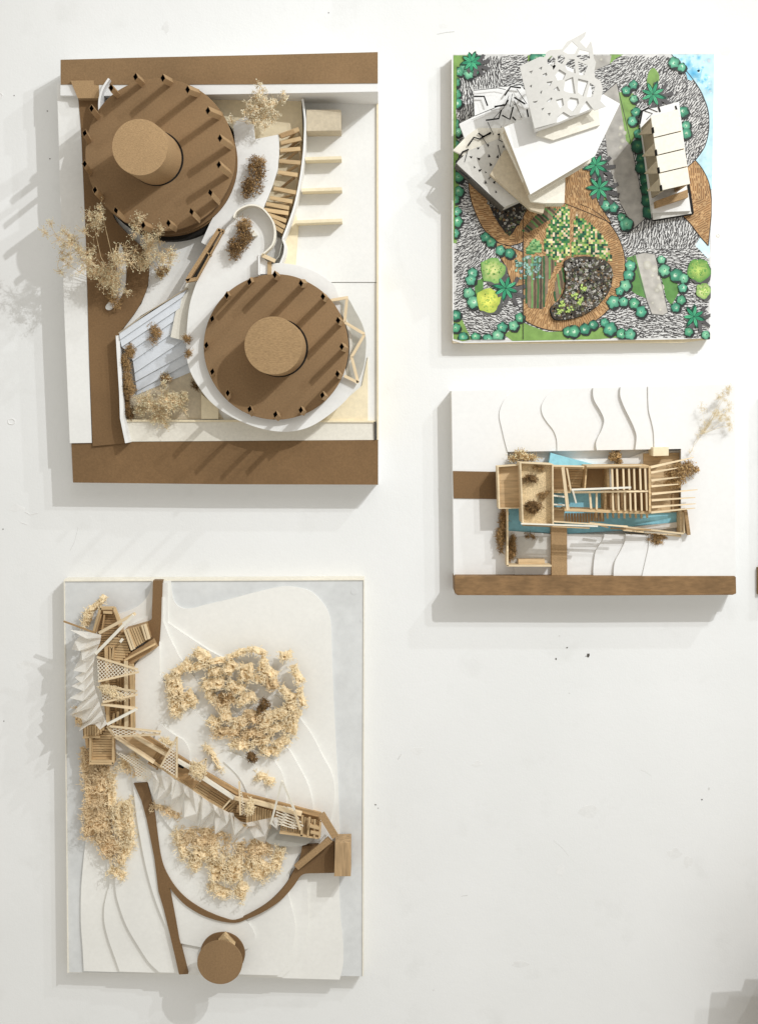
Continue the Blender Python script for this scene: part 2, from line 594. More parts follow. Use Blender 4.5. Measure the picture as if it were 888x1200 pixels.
# ------------------------------------------------------------------ the wall
def wall_material():
    m = bpy.data.materials.new('wall_paint')
    m.use_nodes = True
    nt = m.node_tree
    N, L = nt.nodes, nt.links
    b = N['Principled BSDF']
    b.inputs['Roughness'].default_value = 0.62
    b.inputs['Specular IOR Level'].default_value = 0.3
    tc = N.new('ShaderNodeTexCoord')
    def nz(scale, det, rough=0.55):
        n = N.new('ShaderNodeTexNoise')
        n.inputs['Scale'].default_value = scale
        n.inputs['Detail'].default_value = det
        n.inputs['Roughness'].default_value = rough
        L.new(tc.outputs['Object'], n.inputs[0])
        return n
    big, mid, fine = nz(3.5, 4), nz(16, 5, .6), nz(420, 3)
    r = N.new('ShaderNodeValToRGB')
    r.color_ramp.elements[0].position = 0.35
    r.color_ramp.elements[0].color = (0.765, 0.77, 0.76, 1)
    r.color_ramp.elements[1].position = 0.62
    r.color_ramp.elements[1].color = (0.80, 0.803, 0.795, 1)
    L.new(big.outputs[0], r.inputs[0])
    r2 = N.new('ShaderNodeValToRGB')
    r2.color_ramp.elements[0].position = 0.28
    r2.color_ramp.elements[0].color = (0.95, 0.95, 0.945, 1)
    r2.color_ramp.elements[1].position = 0.42
    r2.color_ramp.elements[1].color = (1, 1, 1, 1)
    L.new(mid.outputs[0], r2.inputs[0])
    mx = N.new('ShaderNodeMix')
    mx.data_type = 'RGBA'
    mx.blend_type = 'MULTIPLY'
    mx.inputs[0].default_value = 1
    L.new(r.outputs[0], mx.inputs[6])
    L.new(r2.outputs[0], mx.inputs[7])
    L.new(mx.outputs[2], b.inputs['Base Color'])
    bp = N.new('ShaderNodeBump')
    bp.inputs['Strength'].default_value = 0.16
    bp.inputs['Distance'].default_value = 0.0008
    L.new(fine.outputs[0], bp.inputs['Height'])
    bp2 = N.new('ShaderNodeBump')
    bp2.inputs['Strength'].default_value = 0.25
    bp2.inputs['Distance'].default_value = 0.003
    L.new(mid.outputs[0], bp2.inputs['Height'])
    L.new(bp.outputs[0], bp2.inputs['Normal'])
    L.new(bp2.outputs[0], b.inputs['Normal'])
    MATS['wall_paint'] = m
wall_material()
wm = MB()
wm.prism([(-3500, 0), (3500, 0), (3500, 3400), (-3500, 3400)], -60, 0)
wall = link('wall', wm.mesh('wall', Vector((0, 0, 0)), ['wall_paint']), None)
wall['kind'] = 'structure'
# chips and filler marks in the plaster
def chip(px, py, r, m, h=0.5, sq=1.0, name='paint_chip'):
    cx, cy = P(px, py, 0)
    mb = MB()
    poly = []
    for i in range(11):
        a = 6.283 * i / 11
        rr = r * random.uniform(.6, 1.15)
        poly.append((cx + rr * math.cos(a), cy + rr * sq * math.sin(a)))
    mb.prism(poly, -0.2, h)
    part(name, mb, m, wall)
def ring_chip(px, py, r):
    cx, cy = P(px, py, 0)
    mb = MB()
    pts = [(cx + r * random.uniform(.85, 1.1) * math.cos(6.283 * i / 14), cy + r * .85 * random.uniform(.85, 1.1) * math.sin(6.283 * i / 14), 0.1) for i in range(15)]
    pts[-1] = pts[0]
    mb.tube(pts, 0.7, 5)
    part('plaster_blister', mb, 'foam_white', wall)
ring_chip(14, 494, 4.2)
ring_chip(0, 112, 3.5)
ring_chip(841, 276, 1.8)
for (x, y, r, m, q) in [(664, 759, 1.2, 'edge_dark', .6), (651, 772, 1.1, 'edge_dark', 1.2), (689, 768, 1.7, 'edge_dark', 1.7), (686, 769, .8, 'edge_dark', .8),
                        (655, 745, 1.3, 'plaster_mark', .5), (440, 943, 1.4, 'edge_dark', .5), (443, 947, .9, 'edge_dark', .4), (822, 937, 0.9, 'edge_dark', .9),
                        (56, 130, .8, 'edge_dark', .8), (59, 186, .8, 'edge_dark', .8), (17, 112, .6, 'edge_dark', 1), (385, 15, .7, 'edge_dark', 1),
                        (4, 620, .7, 'edge_dark', 1), (830, 924, 1.1, 'plaster_mark', 2), (508, 1160, 1.4, 'plaster_mark', .3), (5, 845, .7, 'edge_dark', 1), (667, 812, 1.0, 'plaster_mark', .6)]:
    chip(x, y, r, m, 0.35, q)
for (x, y, r, q) in [(690, 950, 13, .6), (655, 1020, 6, 1.4), (790, 1000, 9, .8), (805, 1010, 6, 1.5), (560, 895, 8, .5), (30, 780, 9, .7), (20, 595, 10, .5), (490, 880, 9, .6), (850, 60, 8, .8), (195, 32, 5, 1.5), (610, 1130, 11, .4), (520, 30, 8, .3)]:
    chip(x, y, r, 'filler_patch', 0.12, q, 'filler_patch')
# fine scratches and roller runs left in the paint
def scratch(pts, r, m='plaster_mark'):
    mb = MB()
    mb.tube([(*P(x, y, 0), 0.0) for x, y in pts], r, 4)
    part('scratch', mb, m, wall)
scratch([(512, 40), (522, 38), (532, 37)], .5)
scratch([(648, 985), (658, 993), (666, 1003)], .2)
scratch([(750, 902), (757, 905), (762, 909)], .22)
scratch([(466, 890), (470, 884)], .5)
scratch([(30, 600), (36, 603), (45, 601)], .6, 'foam_white')
scratch([(25, 612), (33, 615)], .5, 'foam_white')
scratch([(92, 618), (88, 634), (83, 645)], .22)
scratch([(540, 1050), (548, 1049)], .4)

# ================================================================== MODEL 1: two round houses
FL = 30
m1 = thing('architectural_model', 'largest wall-mounted model, white and brown board that carries two round brown roofs', 'architectural model', 256, 330)
part('base_board', sheet([(68, 98), (443.5, 98), (443.5, 517), (443, 568.5), (85, 566), (82, 519)], FL - 1, 0), 'foam_white', m1, bevel=0.5)
# top block, its front rising towards the right
def toph(px): return 44 + (px - 70) / 373 * 48
def block(pxs, hb, extra=0.0):
    mb = MB()
    pts = [(*P(x, y, toph(x) + extra), toph(x) + extra) for x, y in pxs]
    return mb.prism([(p[0], p[1]) for p in pts], hb, 0, htop=[p[2] for p in pts])
part('raised_rim', block([(71, 70), (160, 67.5), (300, 64.5), (443, 61), (443, 107.5), (300, 110), (160, 112), (112, 112.5), (71, 112)], 2), 'foam_white', m1, bevel=0.3)
part('rim_cover', block([(71.5, 70), (160, 67.5), (300, 64.5), (442.6, 61), (442.6, 97.5), (300, 98.5), (160, 99.3), (71.5, 99)], 40, 0.8), 'kraft', m1, 'brown card band along the top edge')
part('flap', MB().prism(PP([(83, 94.5), (125.5, 94), (117, 115), (91.5, 115)], 50), 36, 50), 'kraft_light', m1)
part('left_margin', sheet([(67, 99), (84, 99.5), (92, 115), (95, 145), (101, 280), (105, 430), (108, 519), (82, 519.5), (76, 380), (71, 230)], 37, 1), 'paper_white', m1, bevel=0.3)
part('bottom_band', sheet([(84, 519.5), (150, 518), (443, 515.5), (443, 568), (260, 567.5), (86, 565.5)], 35, FL - 2), 'kraft_dark', m1, 'brown card band along the bottom edge')
part('floor_panel', sheet([(122, 100), (443, 104), (443, 330.5), (120, 330.5)], FL + 2, FL - 2), 'paper_white', m1)
part('floor_panel', sheet([(122, 331.5), (443, 331.5), (443, 496), (142, 494), (136, 392)], FL + 1, FL - 2), 'paper_white', m1)
part('side_lining', sheet([(441.2, 118), (443.4, 118), (443.6, 516), (441.6, 516)], FL + 5, 2), 'cream_card', m1)
rd = sm([(122, 114), (125, 200), (132, 250), (149, 273), (168, 292), (174, 312), (174, 325), (171, 341), (161, 362), (148, 380), (139, 391)], 5)
part('road', sheet([(92, 113)] + rd + [(138, 430), (142, 470), (150, 519), (109, 523), (105, 420), (101, 280), (96, 160)], FL + 8, FL - 2), 'kraft_dark', m1)
part('bottom_rim', sheet([(148, 493), (438, 494.5), (438.5, 515.5), (151, 517.5)], FL + 5, FL - 2), 'paper_warm', m1)
part('rim_line', sheet([(146, 491.5), (440, 493), (440, 495), (146, 494)], FL + 7, FL - 2), 'cream_card', m1)
part('rim_line', sheet([(438, 494), (440.2, 494), (440.4, 515), (438.6, 515)], FL + 7, FL - 2), 'edge_dark', m1)
isl = sm([(141, 286), (146, 300), (148, 318), (146, 338), (139, 352), (131, 362), (126, 363), (124, 359), (130, 350), (136, 330), (138, 305)], 5, True)
part('traffic_island', sheet(isl, FL + 11, FL + 5), 'paper_white', m1)
part('cream_floor', sheet([(236, 117), (353, 114), (355, 165), (300, 205), (262, 165), (250, 130)], FL + 12, FL), 'cream_card', m1)
part('pergola_floor', sheet([(326, 150), (357, 150), (355, 190), (349, 220), (333, 281), (318, 262), (310, 240), (322, 205)], FL + 6, FL), 'cream_card', m1)
part('cream_floor', sheet([(351, 212), (345, 246), (349, 260), (350, 262), (346, 318), (320, 316), (334, 280), (342, 238)], FL + 5, FL), 'cream_card', m1)
part('cream_floor', sheet([(375, 494), (424, 452), (431, 418), (431, 494)], FL + 3, FL), 'cream_card', m1)
part('white_fin', MB().ribbon(sm(PP([(128, 92), (121, 103), (117, 116), (116.5, 130)], 62), 5), 2.2, 36, 62), 'foam_white', m1)
cw = sm([(354.5, 116), (357.5, 140), (357, 165), (355.5, 185), (351.5, 213), (344.3, 245), (331.5, 280)], 8)
part('curved_wall', MB().ribbon(PP(cw, 62), 2.2, FL + 1, 62), 'foam_white', m1)
cw2 = sm([(331.5, 280), (334, 288), (333, 298), (329, 308), (325, 318)], 5)
part('curved_wall', MB().ribbon(PP(cw2, 62), 2.2, FL + 1, 62), 'foam_white', m1)
part('curved_wall', MB().ribbon(PP([(331.5, 281), (327, 300), (322, 306)], 60), 1.2, FL + 1, 60), 'film', m1, 'translucent film screen')
part('film_floor', sheet([(310, 297), (319, 288), (322.5, 276), (331, 281), (333, 296), (328, 308), (321, 305)], 50, 48), 'card_grey', m1)
part('tan_box', sheet([(359, 128.5), (399.5, 128.5), (399.5, 153), (359, 153.5)], 62, FL), 'beige_card', m1, bevel=0.3)
for (a, b) in [((357.5, 186), (400, 184.8)), ((353.5, 222.6), (400.5, 221.3)), ((346.5, 260), (400.8, 258))]:
    mb = MB().ribbon([P(*a, 52), P(*b, 52)], 3.6, FL, 52)
    part('fin_wall', mb, 'cream_card', m1, bevel=0.25)
# terraced steps
A_ = [(140, 390), (141, 398), (143, 406.5), (151, 412.5), (156, 423), (158, 437), (159, 447), (161, 458)]
B_ = [(219.5, 338.5), (213, 348), (210, 361), (206, 374), (209, 385), (218, 396), (221, 412), (223, 424)]
for i in range(7):
    h = 54 - 3.0 * i
    part('step', sheet([A_[i], B_[i], (B_[i + 1][0] + 1, B_[i + 1][1]), (A_[i + 1][0], A_[i + 1][1])], h, FL), 'paper_step', m1)
part('step', sheet([(161, 458), (223, 424), (224, 436), (160, 463)], 33.5, FL), 'paper_step', m1)
part('step_edge', MB().ribbon(PP([(139, 390.5), (178, 363), (219.5, 338)], 56), 1.0, FL, 56), 'greyboard', m1)
part('beige_panel', sheet([(160, 462), (223, 434.5), (262, 491), (148, 491.5), (148, 470)], FL + 2.5, FL), 'beige_card', m1)
part('cream_panel', sheet([(236, 462), (256, 478), (256, 491), (236, 491)], FL + 6, FL), 'cream_card', m1)
part('retaining_wall', MB().ribbon(PP([(138, 393), (139.5, 420), (142, 460), (143, 490), (145, 500), (149, 519)], 52), 4.0, FL, 52), 'foam_white', m1)
# ramp and S-shaped upper walkway
ramp = [(273, 144), (296, 131.5), (299, 163), (327, 157.5), (327.3, 179), (325.5, 199), (319, 219), (309, 244), (300, 252), (285, 262), (260, 282), (246, 290), (236, 284), (246, 262), (258, 240), (272, 215), (277, 180)]
part('ramp', sheet(ramp, 57, 54), 'paper_white', m1)
part('ramp_support', sheet([(280, 150), (292, 145), (297, 165), (322, 165), (321, 195), (312, 225), (300, 240), (285, 250), (275, 230), (280, 190)], 54, FL), 'beige_card', m1)
part('ground_sheet', sheet([(206, 268), (250, 250), (268, 232), (262, 272), (240, 310), (222, 332), (219, 338), (165, 370), (142, 390), (150, 378), (166, 356), (174, 335), (175, 312), (196, 284)], FL + 4, FL), 'paper_white', m1)
walk = sm([(274, 255), (277, 248), (285, 242.5), (295, 240), (306, 243), (315, 252), (320.5, 262), (322, 275), (319, 287), (309, 297)], 5) + \
    [(303, 301), (303, 313), (325, 308), (338, 309), (350, 311), (361, 314.5), (371, 319), (382, 326), (392, 334), (398, 350), (404, 400), (405, 441), (418, 450)] + \
    sm([(418, 450), (407, 467), (391, 482), (372, 495.5), (355, 503), (334, 506), (307, 502.5), (274, 490), (247, 471), (228.5, 446), (220, 425), (218.5, 400), (221.5, 362), (229, 335), (239, 312), (254, 288.5), (264, 269.5), (274, 255)], 6)[:-1]
part('upper_walkway', sheet(walk, 63, 60), 'paper_white', m1, bevel=0.2)
part('walkway_underside', sheet([(219, 330), (231, 326.5), (227, 345), (222, 372), (219, 400), (200, 395), (206, 366)], 50, 47), 'paper_warm', m1)
n = 72
c2 = P(323, 407, 60)
part('ring_support', MB().ribbon([(c2[0] + 84 * math.cos(6.2832 * i / n), c2[1] + 84 * math.sin(6.2832 * i / n)) for i in range(n)], 3, FL, 60, closed=True), 'paper_warm', m1)
pw = sm([(274, 255), (277, 248), (285, 242.5), (295, 240), (306, 243), (315, 252), (320.5, 262), (322, 275), (319, 287), (309, 297)], 6)
part('parapet', MB().ribbon(PP(pw, 78), 1.6, 63, 78), 'ivory', m1)
part('white_fin', MB().ribbon(PP([(303.5, 300), (303.5, 322)], 76), 1.5, FL, 76), 'foam_white', m1)
part('white_fin', MB().prism(PP([(304, 299), (314, 307), (314.5, 322), (306, 322)], 58), FL, 66), 'foam_white', m1)
stick('cross_beam', (307, 299, 70), (322.5, 306, 70), 4, 6, 'balsa_pale', m1)
stick('cross_beam', (316, 307, 66), (316, 324, 66), 4, 6, 'balsa', m1)
# slanted brown window frame beside the walkway
for a, b, w in [((219.5, 329.5), (257.5, 269), 4.2), ((262, 271), (231, 327.5), 1.6), ((256.5, 269.5), (263, 271.5), 3.4), ((218.5, 329.5), (231, 327), 3.6), ((243, 296), (248, 300), 1.6)]:
    stick('window_frame', (*a, 66), (*b, 66), w, 8, 'kraft_light', m1)
part('window_pane', sheet([(221, 329), (257.5, 271), (262, 272), (230, 327)], 45, 43), 'edge_dark', m1)
# triangular frames and their film pane on the right of the lower ring
part('glazing', sheet(sm([(388, 352), (397, 349), (407, 349), (416, 364), (424, 379), (428.5, 395), (428.5, 412), (426, 430), (419, 449)], 3) + [(403, 440), (400, 400), (398, 370)], 58, 57), 'film', m1, 'curved translucent panel')
tz = [((387.6, 352), (407.8, 348.6)), ((406.5, 350), (403.8, 377.5)), ((403.5, 377.5), (427, 391.5)), ((427, 392), (411.9, 418.4)), ((411.9, 418), (419.7, 448.5)), ((420, 448.5), (403.6, 440.5))]
for a, b in tz: stick('truss_bar', (*a, 68), (*b, 68), 3.2, 4, 'balsa_pale', m1)
# pergola: bent row of beams, with the criss-cross props below
pb = [((327.5, 159.5), (350.3, 151.5)), ((329.5, 167.8), (353, 162.5)), ((328.5, 176.5), (352.3, 174.5)), ((327.5, 188.8), (352.8, 191)), ((326.8, 202), (349, 205.3)),
      ((321, 220.8), (347.8, 226)), ((316.5, 231.8), (343, 236.5)), ((312, 239), (339, 244)), ((309.5, 246), (338, 250)), ((314, 251.5), (335.5, 259)), ((319, 258), (334.5, 266.5)), ((322.5, 266), (332, 272))]
for a, b in pb: stick('beam', (*a, 56), (*b, 58), 4.2, 4, 'balsa', m1)
for i in range(11):
    (a, b), (c, d) = pb[i], pb[i + 1]
    stick('post', (b[0] - 2, b[1], 55), (d[0] + 1.5, d[1] + 4, FL + 6), 2.4, 3, 'balsa_pale', m1)
    stick('brace', (b[0] - 3, b[1] + 2, 50), (c[0] + 3 + i * .3, c[1] + 3, FL + 10), 2.6, 2.0, 'kraft_light' if i % 3 == 1 else 'balsa', m1)
stick('brace', (329, 160, 58), (350, 152.5, 58), 4.5, 3, 'kraft_light', m1)

# ---- the two round buildings
def square_tube_mesh():
    me = bpy.data.meshes.new('square_tube')
    mb = MB()
    o = [(0, -4.6), (3.0, 0), (0, 4.6), (-3.0, 0)]
    i_ = [(0, -3.8), (2.35, 0), (0, 3.8), (-2.35, 0)]
    vs, fs, mi = [], [], []
    L = 1.0
    for (x, y) in o: vs += [(x / 1000, y / 1000, 0), (x / 1000, y / 1000, .052)]
    for (x, y) in i_: vs += [(x / 1000, y / 1000, .020), (x / 1000, y / 1000, .052)]
    for k in range(4):
        j = (k + 1) % 4
        fs.append((2 * k, 2 * j, 2 * j + 1, 2 * k + 1)); mi.append(0)
        fs.append((8 + 2 * j, 8 + 2 * k, 8 + 2 * k + 1, 8 + 2 * j + 1)); mi.append(1)  # bore coloured near-black: burnt edge plus the shade inside the hollow
        fs.append((2 * k + 1, 2 * j + 1, 8 + 2 * j + 1, 8 + 2 * k + 1)); mi.append(2)
    fs.append((8, 10, 12, 14)); mi.append(1)
    me.from_pydata(vs, [], fs)
    for q in ('kraft_light', 'burnt_and_shade', 'kraft_dark'): me.materials.append(MATS[q])
    for p, q in zip(me.polygons, mi): p.material_index = q
    return me
TUBE = square_tube_mesh()
def round_house(label, cpx, R, hroof, tops, hw, drum, group):
    """drum = (top px, py, radius mm, base px, py, h) ; tops = photograph pixels of the tube mouths"""
    t = thing('round_building', label, 'model building', *cpx, FL, group)
    c = P(*cpx, hroof)
    layers = 4 if hroof > 75 else 2
    hh = hroof - 3
    k = 0
    for k in range(layers):
        z1 = hh - k * 6.5
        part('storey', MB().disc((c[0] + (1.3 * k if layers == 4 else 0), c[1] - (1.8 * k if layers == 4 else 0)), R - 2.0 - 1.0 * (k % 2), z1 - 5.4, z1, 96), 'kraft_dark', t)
    part('lower_wall', MB().disc((c[0] + (5 if layers == 4 else 0), c[1] - (7 if layers == 4 else 1)), R - (0.5 if layers == 4 else 3), FL, hh - layers * 6.5 + 1.2, 96), 'burnt_and_shade', t)  # near-black colour stands in for the shade in the gap under the roof
    part('roof', MB().disc((c[0], c[1]), R, hroof - 3, hroof, 128, 0.006), 'kraft', t, bevel=0.3)
    tx, ty, dr, hd, lean, dm = drum
    p1 = P(tx, ty, hroof + hd)
    base = (p1[0] + lean[0], p1[1] + lean[1])
    mb = MB()
    nn = 72
    vs = [(base[0] + dr * math.cos(6.28319 * i / nn), base[1] + dr * math.sin(6.28319 * i / nn), hroof) for i in range(nn)] + \
         [(p1[0] + dr * math.cos(6.28319 * i / nn), p1[1] + dr * math.sin(6.28319 * i / nn), hroof + hd - 1.5) for i in range(nn)]
    mb.add(vs, [(i, (i + 1) % nn, nn + (i + 1) % nn, nn + i) for i in range(nn)])
    dw = part('drum', mb, 'kraft_light', t, smooth=True)
    part('drum_top', MB().disc(p1, dr, hroof + hd - 1.8, hroof + hd, 80), dm, dw, bevel=0.3)
    part('drum_slot', MB().disc((base[0] + 1, base[1]), dr + 1.1, hroof - 1, hroof + 0.5, 72), 'burnt_and_shade', t, 'dark slot round the foot of the drum')
    for i, (x, y) in enumerate(tops):
        q = P(x, y, hroof + 46)
        v = Vector((q[0] - c[0], q[1] - c[1])).normalized()
        bx, by = c[0] + v.x * (R - 2.5), c[1] + v.y * (R - 2.5)
        A = to_world(bx, by, hroof - 6)
        B = to_world(q[0], q[1], hroof + 46)
        o = link('square_tube', TUBE, t)
        Z = (B - A).normalized()
        Y = Vector((0, 0, 1))
        X = Y.cross(Z).normalized()
        Y = Z.cross(X)
        M = Matrix((X, Y, Z)).transposed().to_4x4()
        M = M @ Matrix.Rotation(random.uniform(-.25, .25), 4, 'Z')
        M = M @ Matrix.Diagonal((1, 1, (B - A).length / 0.052, 1))
        M.translation = A - wloc(t)
        o.matrix_local = M
    return t
tops1 = [(159, 90), (191, 91.5), (220, 105), (243.7, 129.7), (257.8, 162), (256.5, 193), (246.5, 225.6), (224.5, 248), (197.5, 261.5), (168, 264), (136, 246.5), (111.5, 222.5), (99.5, 192), (99.5, 156), (107.5, 127), (130.5, 103)]
tops2 = [(322, 322), (292.3, 330.4), (265.8, 346.5), (248.8, 373.5), (242, 404.5), (249, 435.5), (267, 460.5), (292.6, 479.3), (322.7, 485.6), (352.4, 480.5), (377.6, 463), (395.3, 438.2), (400.3, 406.2), (396, 375.5), (378.3, 347.5), (352.6, 332)]
G = 'round cardboard buildings ringed with square tubes'
round_house('upper left round brown cardboard building with the taller leaning drum on its roof', (187.8, 181.8), 81.5, 78, tops1, 52, (164, 172.5, 28.6, 70, (4, 1.5), 'kraft_light'), G)
round_house('lower right round brown cardboard building inside the white ring walkway', (323.6, 407), 80, 72, tops2, 50, (320.3, 405, 31, 42, (2, -1), 'kraft_rough'), G)

# ---- plants of model 1
GB = 'dried flower sprays on the models'
baby_breath('wide spray of dried flowers reaching over the left edge of the largest model', (140, 335, FL + 11),
            [(84, 285, 85, 17, 95), (72, 305, 70, 13, 45), (66, 275, 80, 11, 35), (110, 262, 100, 15, 80), (98, 300, 80, 16, 80), (120, 250, 110, 10, 40), (115, 322, 65, 15, 90), (140, 300, 92, 15, 95), (135, 325, 60, 16, 110), (132, 342, 50, 11, 60)], GB, rs=.32)
baby_breath('bushy spray of dried flowers on the white edge just below the upper round building', (190, 322, FL + 8),
            [(160, 265, 85, 12, 60), (176, 288, 85, 15, 100), (190, 300, 75, 13, 90), (163, 300, 70, 14, 80), (185, 275, 80, 11, 50)], GB, rs=.32)
baby_breath('cream dried flower spray standing against the top rim beside the pergola', (306, 143, 45),
            [(306, 124, 85, 12, 150), (300, 135, 80, 12, 130), (318, 120, 88, 9, 55), (334, 112, 85, 7, 22), (304, 107, 95, 8, 30), (272, 140, 70, 8, 18), (322, 138, 70, 8, 30)], GB, bl='blossom_pale', rb=(.6, 1.25))
baby_breath('dense pale dried flower bush in the bottom corner of the pit beside the steps', (188, 480, FL + 3),
            [(175, 470, 50, 13, 130), (195, 468, 55, 14, 160), (210, 472, 48, 11, 110), (188, 484, 44, 14, 120), (192, 450, 50, 5, 16), (165, 480, 42, 10, 80), (215, 462, 48, 7, 40)], GB, rb=(.5, 1.1))
GM = 'clumps of dried moss on the models'
tuft('dark brown moss clump upright on the ramp left of the pergola', 297, 203, 57.3, 14, 27, 18, 620, 'moss_dark', GM, -12, tips='moss')
tuft('lighter brown sprig at the top of the ramp', 303, 187, 57.3, 8, 8, 20, 130, 'moss', GM)
tuft('dark brown moss clump on the looped end of the walkway', 282, 279, 64, 13, 22, 20, 620, 'moss_dark', GM, -25, tips='moss')
tuft('brown sprig next to the white speck on the looped walkway', 285, 262, 64, 9, 8, 18, 150, 'moss', GM)
tuft('brown moss tuft at the lower right foot of the wide flower spray', 190, 318, FL + 5, 9, 7, 16, 190, 'moss', GM, tips='blossom')
tuft('brown moss tuft under the island flowers on the brown road', 131, 348, FL + 12, 9, 13, 10, 220, 'moss', GM, 30)
tuft('brown moss tuft in the middle of the blue grey steps', 180, 391, 46, 9, 13, 12, 260, 'moss', GM, 20)
tuft('small brown tuft at the left of the ring walkway, upper of the pair', 218, 398, 60, 5.5, 6.5, 10, 120, 'moss', GM)
tuft('small brown tuft at the left of the ring walkway, lower of the pair', 221, 414, 60, 4.5, 4.5, 8, 80, 'moss', GM)
tuft('brown moss hedge along the retaining wall, top stretch beside the steps', 149, 419, FL + 8, 10, 18, 20, 700, 'moss', GM, 5)
tuft('brown moss hedge along the retaining wall, middle stretch beside the steps', 151, 450, FL + 6, 10, 20, 20, 800, 'moss', GM, 5)
tuft('dark moss hedge along the retaining wall, bottom stretch', 150, 478, FL + 1, 9, 16, 14, 450, 'moss_dark', GM, 5)
tuft('small brown tuft on the bottom step above the pale flower bush', 193, 444, FL + 4, 8, 6, 12, 130, 'moss', GM, tips='blossom_pale')
tuft('tiny dark tuft on the beige panel under the ring walkway', 228, 452, FL + 4, 4, 6, 8, 60, 'moss_dark', GM)
mb = MB()
q = P(297, 273, 66)
mb.prism([(q[0] - 4, q[1] + 3), (q[0] - 1, q[1] + 4), (q[0] + 3, q[1] - 1), (q[0] + 5, q[1] - 3), (q[0], q[1] - 4), (q[0] - 3, q[1] - 1)], 64, 69)
solo('paper_figure', mb, 'ivory', 'tiny white paper scrap beside the dark moss on the looped walkway', 'paper scrap', 297, 273, 64)

# ================================================================== MODEL 2: painted garden plan
def print_material():
    m = bpy.data.materials.new('printed_colours')
    m.use_nodes = True
    nt = m.node_tree
    N, L = nt.nodes, nt.links
    b = N['Principled BSDF']
    b.inputs['Roughness'].default_value = 0.55
    b.inputs['Specular IOR Level'].default_value = 0.3
    a = N.new('ShaderNodeVertexColor')
    a.layer_name = 'Col'
    tc = N.new('ShaderNodeTexCoord')
    n = N.new('ShaderNodeTexNoise')
    n.inputs['Scale'].default_value = 110
    n.inputs['Detail'].default_value = 5
    L.new(tc.outputs['Object'], n.inputs[0])
    mr = N.new('ShaderNodeMapRange')
    mr.inputs[1].default_value = .3
    mr.inputs[2].default_value = .7
    mr.inputs[3].default_value = .80
    mr.inputs[4].default_value = 1.18
    L.new(n.outputs[0], mr.inputs[0])
    hs = N.new('ShaderNodeHueSaturation')
    L.new(mr.outputs[0], hs.inputs['Value'])
    L.new(a.outputs[0], hs.inputs['Color'])
    L.new(hs.outputs[0], b.inputs['Base Color'])
    MATS['printed_colours'] = m
print_material()
T2 = 19.0
class PR:
    """flat printed shapes in photograph pixels, each lot laid a hair above the last"""
    def __init__(s):
        s.mb = MB()
        s.mb.c = []
        s.k = 0
    def up(s, n=1): s.k += n
    @property
    def z(s):
        s.n = getattr(s, 'n', 0) + 1
        return T2 + 0.6 + s.k * 0.06 + (s.n % 12) * 0.0012
    def cl(s, x, y):
        x = max(XL + (y - YB) * .0093, min(x, XR + (YT - y) * .009))
        return x, max(YB, min(y, YT))
    def poly(s, pts, col):
        q = PP(pts, T2)
        z = s.z
        s.mb.add([(x, y, z) for x, y in q], [tuple(range(len(q)))])
        s.mb.c.append(col)
    def line(s, pts, w, col):
        q = PP(pts, T2)
        for i in range(len(q) - 1):
            a, b = Vector(q[i]), Vector(q[i + 1])
            d = b - a
            if d.length < 1e-3: continue
            d.normalize()
            n = Vector((-d.y, d.x)) * (w / 2)
            z = s.z
            s.mb.add([(*s.cl(*(a + n)), z), (*s.cl(*(a - n)), z), (*s.cl(*(b - n)), z), (*s.cl(*(b + n)), z)], [(0, 1, 2, 3)])
            s.mb.c.append(col)
    def blotch(s, x, y, r, ci, co, n=14, wob=.12, oy=1.0, hx=0, hy=0, mid=None):
        cx, cy = P(x, y, T2)
        z = s.z
        vs = [(*s.cl(cx + hx, cy + hy), z)]
        ph = random.random() * 9
        rim = []
        for i in range(n):
            a = 6.2832 * i / n
            rr = r * (1 + wob * math.sin(a * 5 + ph) * .6 + random.uniform(-wob, wob) * .6)
            rim.append((*s.cl(cx + rr * math.cos(a), cy + oy * rr * math.sin(a)), z))
        if mid:
            md = [(*s.cl(cx + hx * .5 + r * .42 * math.cos(6.2832 * i / n), cy + hy * .5 + r * .42 * math.sin(6.2832 * i / n)), z) for i in range(n)]
            for i in range(n):
                k = (i + 1) % n
                s.mb.add([vs[0], md[i], md[k]], [(0, 1, 2)])
                s.mb.c.append((ci, mid, mid))
                s.mb.add([md[i], rim[i], rim[k], md[k]], [(0, 1, 2, 3)])
                s.mb.c.append((mid, co, co, mid))
            return
        for i in range(n):
            s.mb.add([vs[0], rim[i], rim[(i + 1) % n]], [(0, 1, 2)])
            s.mb.c.append((ci, co, co))
XL, YB = P(530.6, 398, T2)
XR, YT = P(835.6, 63.8, T2)
C = lambda r, g, b: srgb(r, g, b)
m2 = thing('architectural_model', 'wall-mounted model on a colourful hand-drawn garden plan with white paper towers', 'architectural model', 680, 232)
part('base_board', sheet([(530, 64), (838, 62.5), (831.5, 396.5), (530.5, 402)], T2, 0), 'beige_card', m2, bevel=0.3)
part('board_edge', sheet([(531, 64), (838, 62.5), (831.5, 397.5), (800, 401.5), (543, 402.5)], T2 - 4, 0.4), 'cream_card', m2)
edge = [(529, 63), (838, 62), (832, 396), (800, 397.5), (680, 399.5), (540, 402), (530, 399)]
part('plan_sheet', sheet(edge, T2 + 0.5, T2 - .5), 'foam_white', m2)
pr = PR()
WP, IK = C(206, 205, 202), C(62, 60, 60)
pr.poly([(531, 64), (836, 63), (830, 395.5), (800, 396.5), (680, 398.8), (540, 401), (531, 398)], WP)
pr.up()
